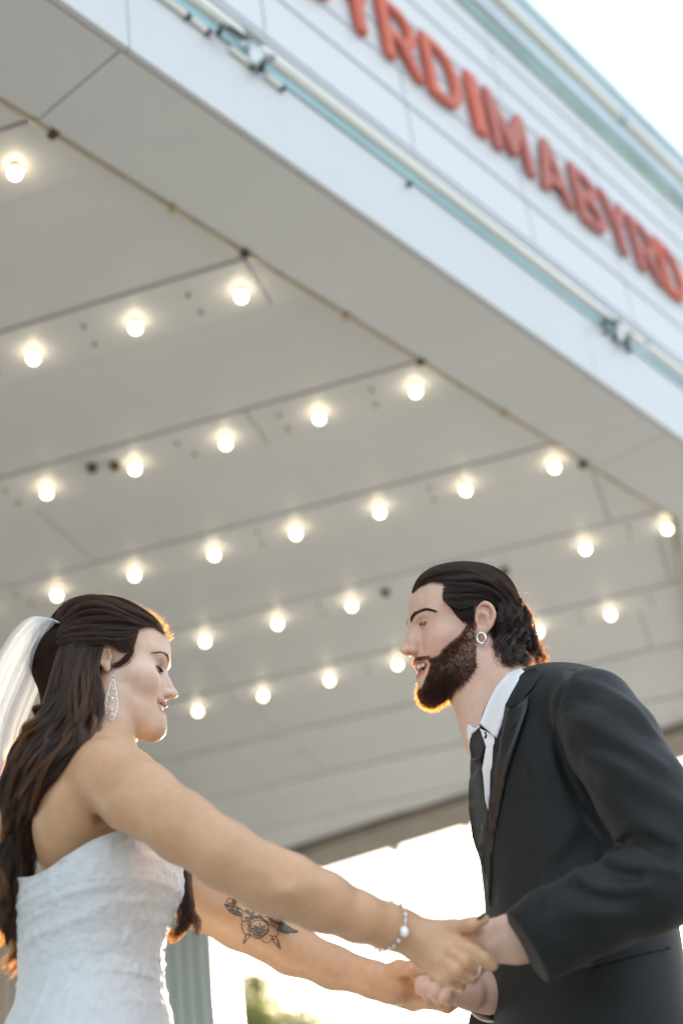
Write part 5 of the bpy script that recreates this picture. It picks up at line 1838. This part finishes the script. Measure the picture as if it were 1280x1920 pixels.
# ---- bracelet round the near wrist
br_ = empty('bracelet', tuple(PY(727, 1740, 2.0) - parent_offset(bride)), bride)
axis = unit(PY(752, 1744, 2.04) - PY(700, 1729, 2.005))
cw = PY(727, 1738, 2.022)
u1 = unit(np.cross(axis, [0, 1, 0])); u2 = np.cross(axis, u1)
ring = []
for k in range(44):
    a = 2 * math.pi * k / 44
    dirv = u1 * math.cos(a) + u2 * math.sin(a)
    h_ = SFB.b.ray_cast(Vector(cw + dirv * .09), Vector(-dirv))
    ring.append((np.array(h_[0]) if h_[0] is not None else cw + dirv * .03) + dirv * .0022 + axis * .004 * math.sin(a + 1))
m = MB(); m.tube(ring, .0008, 6, closed=True); m.build('chain', M_silver, br_, True)
front = min(range(44), key=lambda k: np.linalg.norm(ring[k] - CAM))
m = MB()
for k in range(0, 44, 2):
    m.sphere(ring[k], .0021 if k % 4 else .0028, 8, 6)
m.build('beads', M_gem, br_, True)
m = MB(); m.sphere(ring[front] - unit(ring[front] - cw) * -.002, .0072, 14, 10, (.85, .6, 1.05)); m.build('stone', M_gem, br_, True)
dg = ring[(front + 10) % 44] if ring[(front + 10) % 44][2] < ring[(front - 10) % 44][2] else ring[(front - 10) % 44]
m = MB(); m.tube([dg, dg + np.array([-.002, 0, -.012]), dg + np.array([-.003, 0, -.020])], .0007, 6); m.sphere(dg + np.array([-.003, 0, -.022]), .002, 8, 6)
m.build('dangling_end', M_silver, br_, True)

# ---- ring, painted thumb nail
m = MB()
rc = PY(884, 1818, 2.012); ra = unit(PY(896, 1818, 2.05) - PY(868, 1803, 1.995)); u1 = unit(np.cross(ra, [0, 0, 1])); u2 = np.cross(ra, u1)
m.tube([rc + (u1 * math.cos(2 * math.pi * k / 28) + u2 * math.sin(2 * math.pi * k / 28)) * .0116 for k in range(28)], .0011, 8, closed=True)
m.build('wedding_ring', M_silver, bride, True)
nb_ = PY(902, 1718, 2.004)
m = MB(); m.sphere((0, 0, 0), 1, 12, 8)
ax_ = unit(PY(912, 1706, 2.0) - PY(892, 1722, 2.006)); up_ = unit(np.cross(ax_, R_CV[:, 2])); 
V = np.array(m.v); nv = nb_ + V[:, :1] * ax_ * .0095 + V[:, 1:2] * up_ * .0028 + V[:, 2:] * R_CV[:, 2] * .0050
mesh_obj('thumb_nail', nv, m.f, M_nail, b_body, True)

# ---- groom's hoop earring
m = MB()
hc_ = HG.p(.001, .0845, -.0245); 
ha, hb2 = HG.f * .85 - HG.s * .53, HG.u
m.tube([hc_ + (ha * math.cos(2 * math.pi * k / 30) * .0078 + hb2 * math.sin(2 * math.pi * k / 30) * .0095) for k in range(30)], .0021, 10, closed=True)
m.sphere(hc_ + ha * .002 - hb2 * .0098, .0036, 12, 8)
m.build('hoop_earring', M_silver, groom, True)

# ---- rose tattoo: ink lines and shaded leaves laid on the far forearm
M_ink = mat('tattoo_ink', (0.045, 0.05, 0.05), 0.5)
M_shade = mat('tattoo_shading', (0.15, 0.125, 0.10), 0.5)
q5 = lambda x, y: (380 + x / 4.923, 1640 + y / 4.923)
def ink(lines, wpx, name, mt_):
    V, F_ = [], []
    for L_, w_ in lines:
        c = spline([q5(*p_) for p_ in L_], max(6, 5 * len(L_)))
        tg = np.gradient(c, axis=0); tg /= np.linalg.norm(tg, axis=1)[:, None] + 1e-9
        nr = np.stack([-tg[:, 1], tg[:, 0]], 1)
        n = len(c); i0 = len(V); ok = True; vv = []
        for i in range(n):
            for s in (-1, 1):
                h_ = SFB.hit(*(c[i] + nr[i] * s * w_ * wpx), .0006)
                if h_ is None:
                    ok = False; h_ = vv[-1] if vv else None
                vv.append(h_)
        if any(h_ is None for h_ in vv):
            continue
        V += vv
        F_ += [(i0 + 2 * i, i0 + 2 * i + 1, i0 + 2 * i + 3, i0 + 2 * i + 2) for i in range(n - 1)]
    return mesh_obj(name, V, F_, mt_, b_body, True)
circ = lambda cx, cy, rx, ry, a0=0, a1=360, n=9: [(cx + rx * math.cos(math.radians(a0 + (a1 - a0) * k / n)), cy + ry * math.sin(math.radians(a0 + (a1 - a0) * k / n))) for k in range(n + 1)]
rose = [(circ(520, 545, 32, 20), 1), (circ(525, 540, 55, 40, 20, 330), 1), (circ(515, 500, 95, 80, 150, 400), 1), (circ(510, 470, 100, 70, 180, 360), 1),
        ([(360, 440), (365, 500), (390, 550), (430, 545)], 1), ([(360, 440), (400, 425), (440, 430)], 1), ([(430, 545), (470, 580), (520, 590), (560, 560)], 1),
        ([(540, 590), (570, 625), (620, 620), (640, 575)], 1), ([(560, 560), (600, 520), (605, 460), (570, 420)], 1), ([(605, 460), (660, 480), (700, 545), (660, 570), (610, 560)], 1),
        ([(355, 390), (370, 430), (420, 425)], 1), ([(440, 400), (500, 395), (560, 420), (600, 450)], 1), ([(540, 395), (600, 390), (660, 410), (680, 450)], 1),
        ([(470, 470), (500, 490), (560, 480), (590, 500)], 1), ([(430, 520), (480, 500), (500, 520)], 1), ([(450, 460), (440, 500), (455, 550)], 1),
        ([(400, 555), (375, 635), (445, 560)], 1.2), ([(640, 590), (670, 640), (718, 685), (700, 620), (675, 570)], 1.2),
        ([(200, 270), (240, 330), (300, 370), (370, 385)], 1.2), ([(200, 270), (260, 285), (340, 310), (380, 350)], 1.2), ([(240, 215), (225, 255), (300, 275)], 1.2), ([(240, 215), (290, 225), (320, 260)], 1), ([(210, 275), (280, 320), (360, 365)], 1),
        ([(690, 490), (760, 530), (880, 528), (800, 490), (720, 440)], 1.2), ([(690, 500), (760, 515), (860, 528)], 1)]
ink(rose, .62, 'tattoo', M_ink)
shade = [([(270, 330), (310, 350), (365, 368)], 9), ([(690, 505), (740, 528), (800, 538)], 9), ([(700, 440), (740, 470), (800, 500)], 14), ([(500, 545), (540, 548)], 12), ([(440, 440), (430, 480)], 6), ([(390, 400), (470, 405)], 8), ([(400, 560), (385, 610)], 5), ([(690, 600), (705, 660)], 5), ([(430, 380), (520, 390)], 8)]
rs = np.random.RandomState(12)
def hatch(poly, n, w_):
    P_ = np.array(poly, float); c = P_.mean(0)
    for _ in range(n):
        i = rs.randint(len(P_)); a = P_[i] * .9 + c * .1; b = c + (P_[i] - c) * rs.uniform(.25, .6) + rs.normal(0, 5, 2)
        shade.append(([tuple(a), tuple((a + b) / 2 + rs.normal(0, 3, 2)), tuple(b)], w_))
hatch([(200, 270), (240, 330), (300, 370), (370, 385), (340, 310), (260, 285)], 16, 6)
hatch([(690, 490), (760, 530), (880, 528), (800, 490), (720, 440)], 18, 7)
hatch([(660, 410), (700, 430), (770, 460), (740, 420)], 10, 8)
hatch([(380, 330), (450, 370), (560, 390), (470, 350)], 10, 7)
hatch([(400, 555), (375, 635), (445, 560)], 6, 5); hatch([(640, 590), (718, 685), (675, 570)], 6, 5)
for rx in (40, 70, 100):
    hatch(circ(515, 510, rx, rx * .75), 10, 4)
ink(shade, .30, 'tattoo_shading', M_shade)

# ---- veil: a comb tuft and two gathered layers of tulle
def veil_mat():
    m = bpy.data.materials.new('white_tulle')
    m.use_nodes = True
    t = m.node_tree
    for n in list(t.nodes):
        t.nodes.remove(n)
    o = t.nodes.new('ShaderNodeOutputMaterial')
    tr = t.nodes.new('ShaderNodeBsdfTransparent')
    df = t.nodes.new('ShaderNodeBsdfDiffuse'); df.inputs['Color'].default_value = (.82, .83, .85, 1)
    tl = t.nodes.new('ShaderNodeBsdfTranslucent'); tl.inputs['Color'].default_value = (.82, .82, .83, 1)
    mx1 = t.nodes.new('ShaderNodeMixShader'); mx1.inputs[0].default_value = .45
    mx2 = t.nodes.new('ShaderNodeMixShader')
    tcn = t.nodes.new('ShaderNodeTexCoord')
    nz = t.nodes.new('ShaderNodeTexNoise'); nz.inputs['Scale'].default_value = 7; nz.inputs['Detail'].default_value = 3
    mr = t.nodes.new('ShaderNodeMapRange'); mr.inputs['From Min'].default_value = .3; mr.inputs['From Max'].default_value = .7; mr.inputs['To Min'].default_value = .34; mr.inputs['To Max'].default_value = .52
    L = t.links
    L.new(tcn.outputs['Object'], nz.inputs['Vector']); L.new(nz.outputs['Fac'], mr.inputs['Value']); at_ = t.nodes.new('ShaderNodeAttribute'); at_.attribute_name = 'gather'
    ml_ = t.nodes.new('ShaderNodeMath'); ml_.operation = 'MULTIPLY'
    L.new(mr.outputs['Result'], ml_.inputs[0]); L.new(at_.outputs['Fac'], ml_.inputs[1]); L.new(ml_.outputs[0], mx2.inputs[0])
    L.new(df.outputs[0], mx1.inputs[1]); L.new(tl.outputs[0], mx1.inputs[2]); L.new(tr.outputs[0], mx2.inputs[1]); L.new(mx1.outputs[0], mx2.inputs[2]); L.new(mx2.outputs[0], o.inputs['Surface'])
    return m
M_veil = veil_mat()
Lft = [(92, 1158), (62, 1156), (34, 1174), (6, 1212), (-18, 1262), (-42, 1330), (-45, 1420), (-70, 1540), (-95, 1700), (-120, 1900), (-150, 2200)]
Rgt = [(106, 1164), (108, 1178), (100, 1208), (91, 1244), (78, 1286), (58, 1336), (38, 1390), (22, 1446), (4, 1520), (-10, 1700), (-10, 1900), (0, 2200)]
def veil_layer(k, seed, shrink):
    r = np.random.RandomState(seed)
    n, mU = 60, 44
    a, b = spline(Lft, n), spline(Rgt, n)
    u = np.linspace(0, 1, mU)
    ph = r.uniform(0, 6.28, 5)
    V = []
    for i in range(n):
        t = i / (n - 1)
        for j in range(mU):
            uu = .5 + (u[j] - .5) * (1 - shrink * .12 * (k % 2))
            p2 = a[i] * (1 - uu) + b[i] * uu
            fo = math.sin(uu * 17 + ph[0] + 1.2 * math.sin(3 * t + ph[1])) * .5 + math.sin(uu * 31 + ph[2] + 2 * t) * .3 + math.sin(uu * 7 + ph[3]) * .5
            dY = 2.165 - .030 * math.sin(math.pi * uu) - .02 * k + fo * (.006 + .022 * min(1, t * 2.5)) + .03 * t
            p2 = p2 + np.array([fo * 2.0, 0]) * min(1, t * 4)
            V.append(PY(p2[0], p2[1], dY + .0))
    idx = np.arange(n * mU).reshape(n, mU)
    F_ = np.stack([idx[:-1, :-1], idx[:-1, 1:], idx[1:, 1:], idx[1:, :-1]], -1).reshape(-1, 4)
    return np.array(V), F_
ve = empty('veil', tuple(PY(100, 1170, 2.14) - parent_offset(bride)), bride)
for k in range(3):
    V, F_ = veil_layer(k, 70 + k, k * .5)
    o = mesh_obj('tulle_layer', V, F_.astype(np.int32), M_veil, ve, True)
    tv, uv_ = np.meshgrid(np.linspace(0, 1, 60), np.linspace(0, 1, 44), indexing='ij')
    ga_ = (np.interp(tv, [0, .06, .2, .5, 1], [1.7, 1.5, 1.0, .75, .6]) * np.interp(uv_, [0, .15, .8, 1], [.35, 1, 1, .45])).ravel()   # how tightly the net is gathered
    at_ = o.data.attributes.new('gather', 'FLOAT', 'POINT'); at_.data.foreach_set('value', ga_.astype(f32))
m = MB()
for k in range(15):
    a = k / 14
    m.tube([PY(98 + 8 * a, 1160 + 16 * a, 2.10 + .06 * a), PY(112 + 6 * a, 1168 + 14 * a, 2.10 + .06 * a)], .0009, 5)
m.tube([PY(98, 1160, 2.10), PY(106, 1176, 2.16)], .0016, 6)
m.build('comb', M_silver, ve, True)

# ---- beads along the neckline of the gown
m = MB()
rr = np.random.RandomState(8)
SFD = Surf(gv, gf)
for k in range(130):
    x = rr.uniform(205, 330); y = 1553 + (x - 222) * .66 + abs(rr.normal(0, 26)) + 6
    if x < 222:
        y = 1560 + abs(rr.normal(0, 16))
    h_ = SFD.hit(x, y, .0012)
    if h_ is not None and h_[1] < 2.25:
        m.sphere(h_, rr.uniform(.0006, .0012), 6, 4)
for k in range(40):
    h_ = SFD.hit(331 + rr.normal(0, 2), rr.uniform(1640, 1730), .001)
    if h_ is not None:
        m.sphere(h_, rr.uniform(.0006, .0012), 6, 4)
tag(m.build('beading', M_gem, dress, True), None, None, kind='stuff')

# ---- far shirt cuff and sleeve end, trousers, shoes
m = MB()
c0, c1 = PY(909, 1864, 2.325), PY(962, 1856, 2.42)
axv = unit(c1 - c0); u1 = unit(np.cross(axv, [0, 1, 0])); u2 = np.cross(axv, u1)
V, F_ = [], []
for i, (t, rad) in enumerate(((0, .042), (.3, .0425), (.7, .043), (1, .043))):
    for k in range(28):
        a = 2 * math.pi * k / 28
        V.append(c0 + (c1 - c0) * t + (u1 * math.cos(a) * 1.05 + u2 * math.sin(a) * .9) * rad * (1 + .02 * math.sin(3 * a)))
for i in range(3):
    for k in range(28):
        F_.append((i * 28 + k, i * 28 + (k + 1) % 28, (i + 1) * 28 + (k + 1) % 28, (i + 1) * 28 + k))
o = mesh_obj('shirt_cuff', V, F_, M_shirt, groom, True)
o.modifiers.new('cloth', 'SOLIDIFY').thickness = .002
S = Sdf()
hipc = PY(1110, 1990, 2.34)
for s in (-1, 1):
    hp = np.array([hipc[0], hipc[1], .92]) + sg * .09 * s
    S.cap(hp, hp * np.array([1, 1, 0]) + np.array([-.01, 0, .50]), .092, .070, .03)
    S.cap(hp * np.array([1, 1, 0]) + np.array([-.01, 0, .50]), hp * np.array([1, 1, 0]) + np.array([.02, 0, .06]), .070, .062, .02)
S.ell((hipc[0], hipc[1], .92), (.12, .16, .13), RG, .05)
S.cut((0, 0, .035), (0, 0, -1)); S.cut((0, 0, 1.0), (0, 0, 1))
V, F_ = S.build(.006)
mesh_obj('trousers', relax(V, F_, 2), F_, M_wool, groom, True)
M_shoe = mat('black_leather', (0.012, 0.012, 0.012), 0.25, coat=.4)
for s in (-1, 1):
    S = Sdf()
    hp = np.array([hipc[0], hipc[1], 0]) + sg * .09 * s
    S.chain([hp + np.array([.05, 0, .045]), hp + fg * .10 + np.array([0, 0, .045]), hp + fg * .22 + np.array([0, 0, .035])], [.043, .045, .036], .02)
    S.cut((0, 0, .006), (0, 0, -1), .003)
    V, F_ = S.build(.004)
    mesh_obj('shoe', V, F_, M_shoe, groom, True)
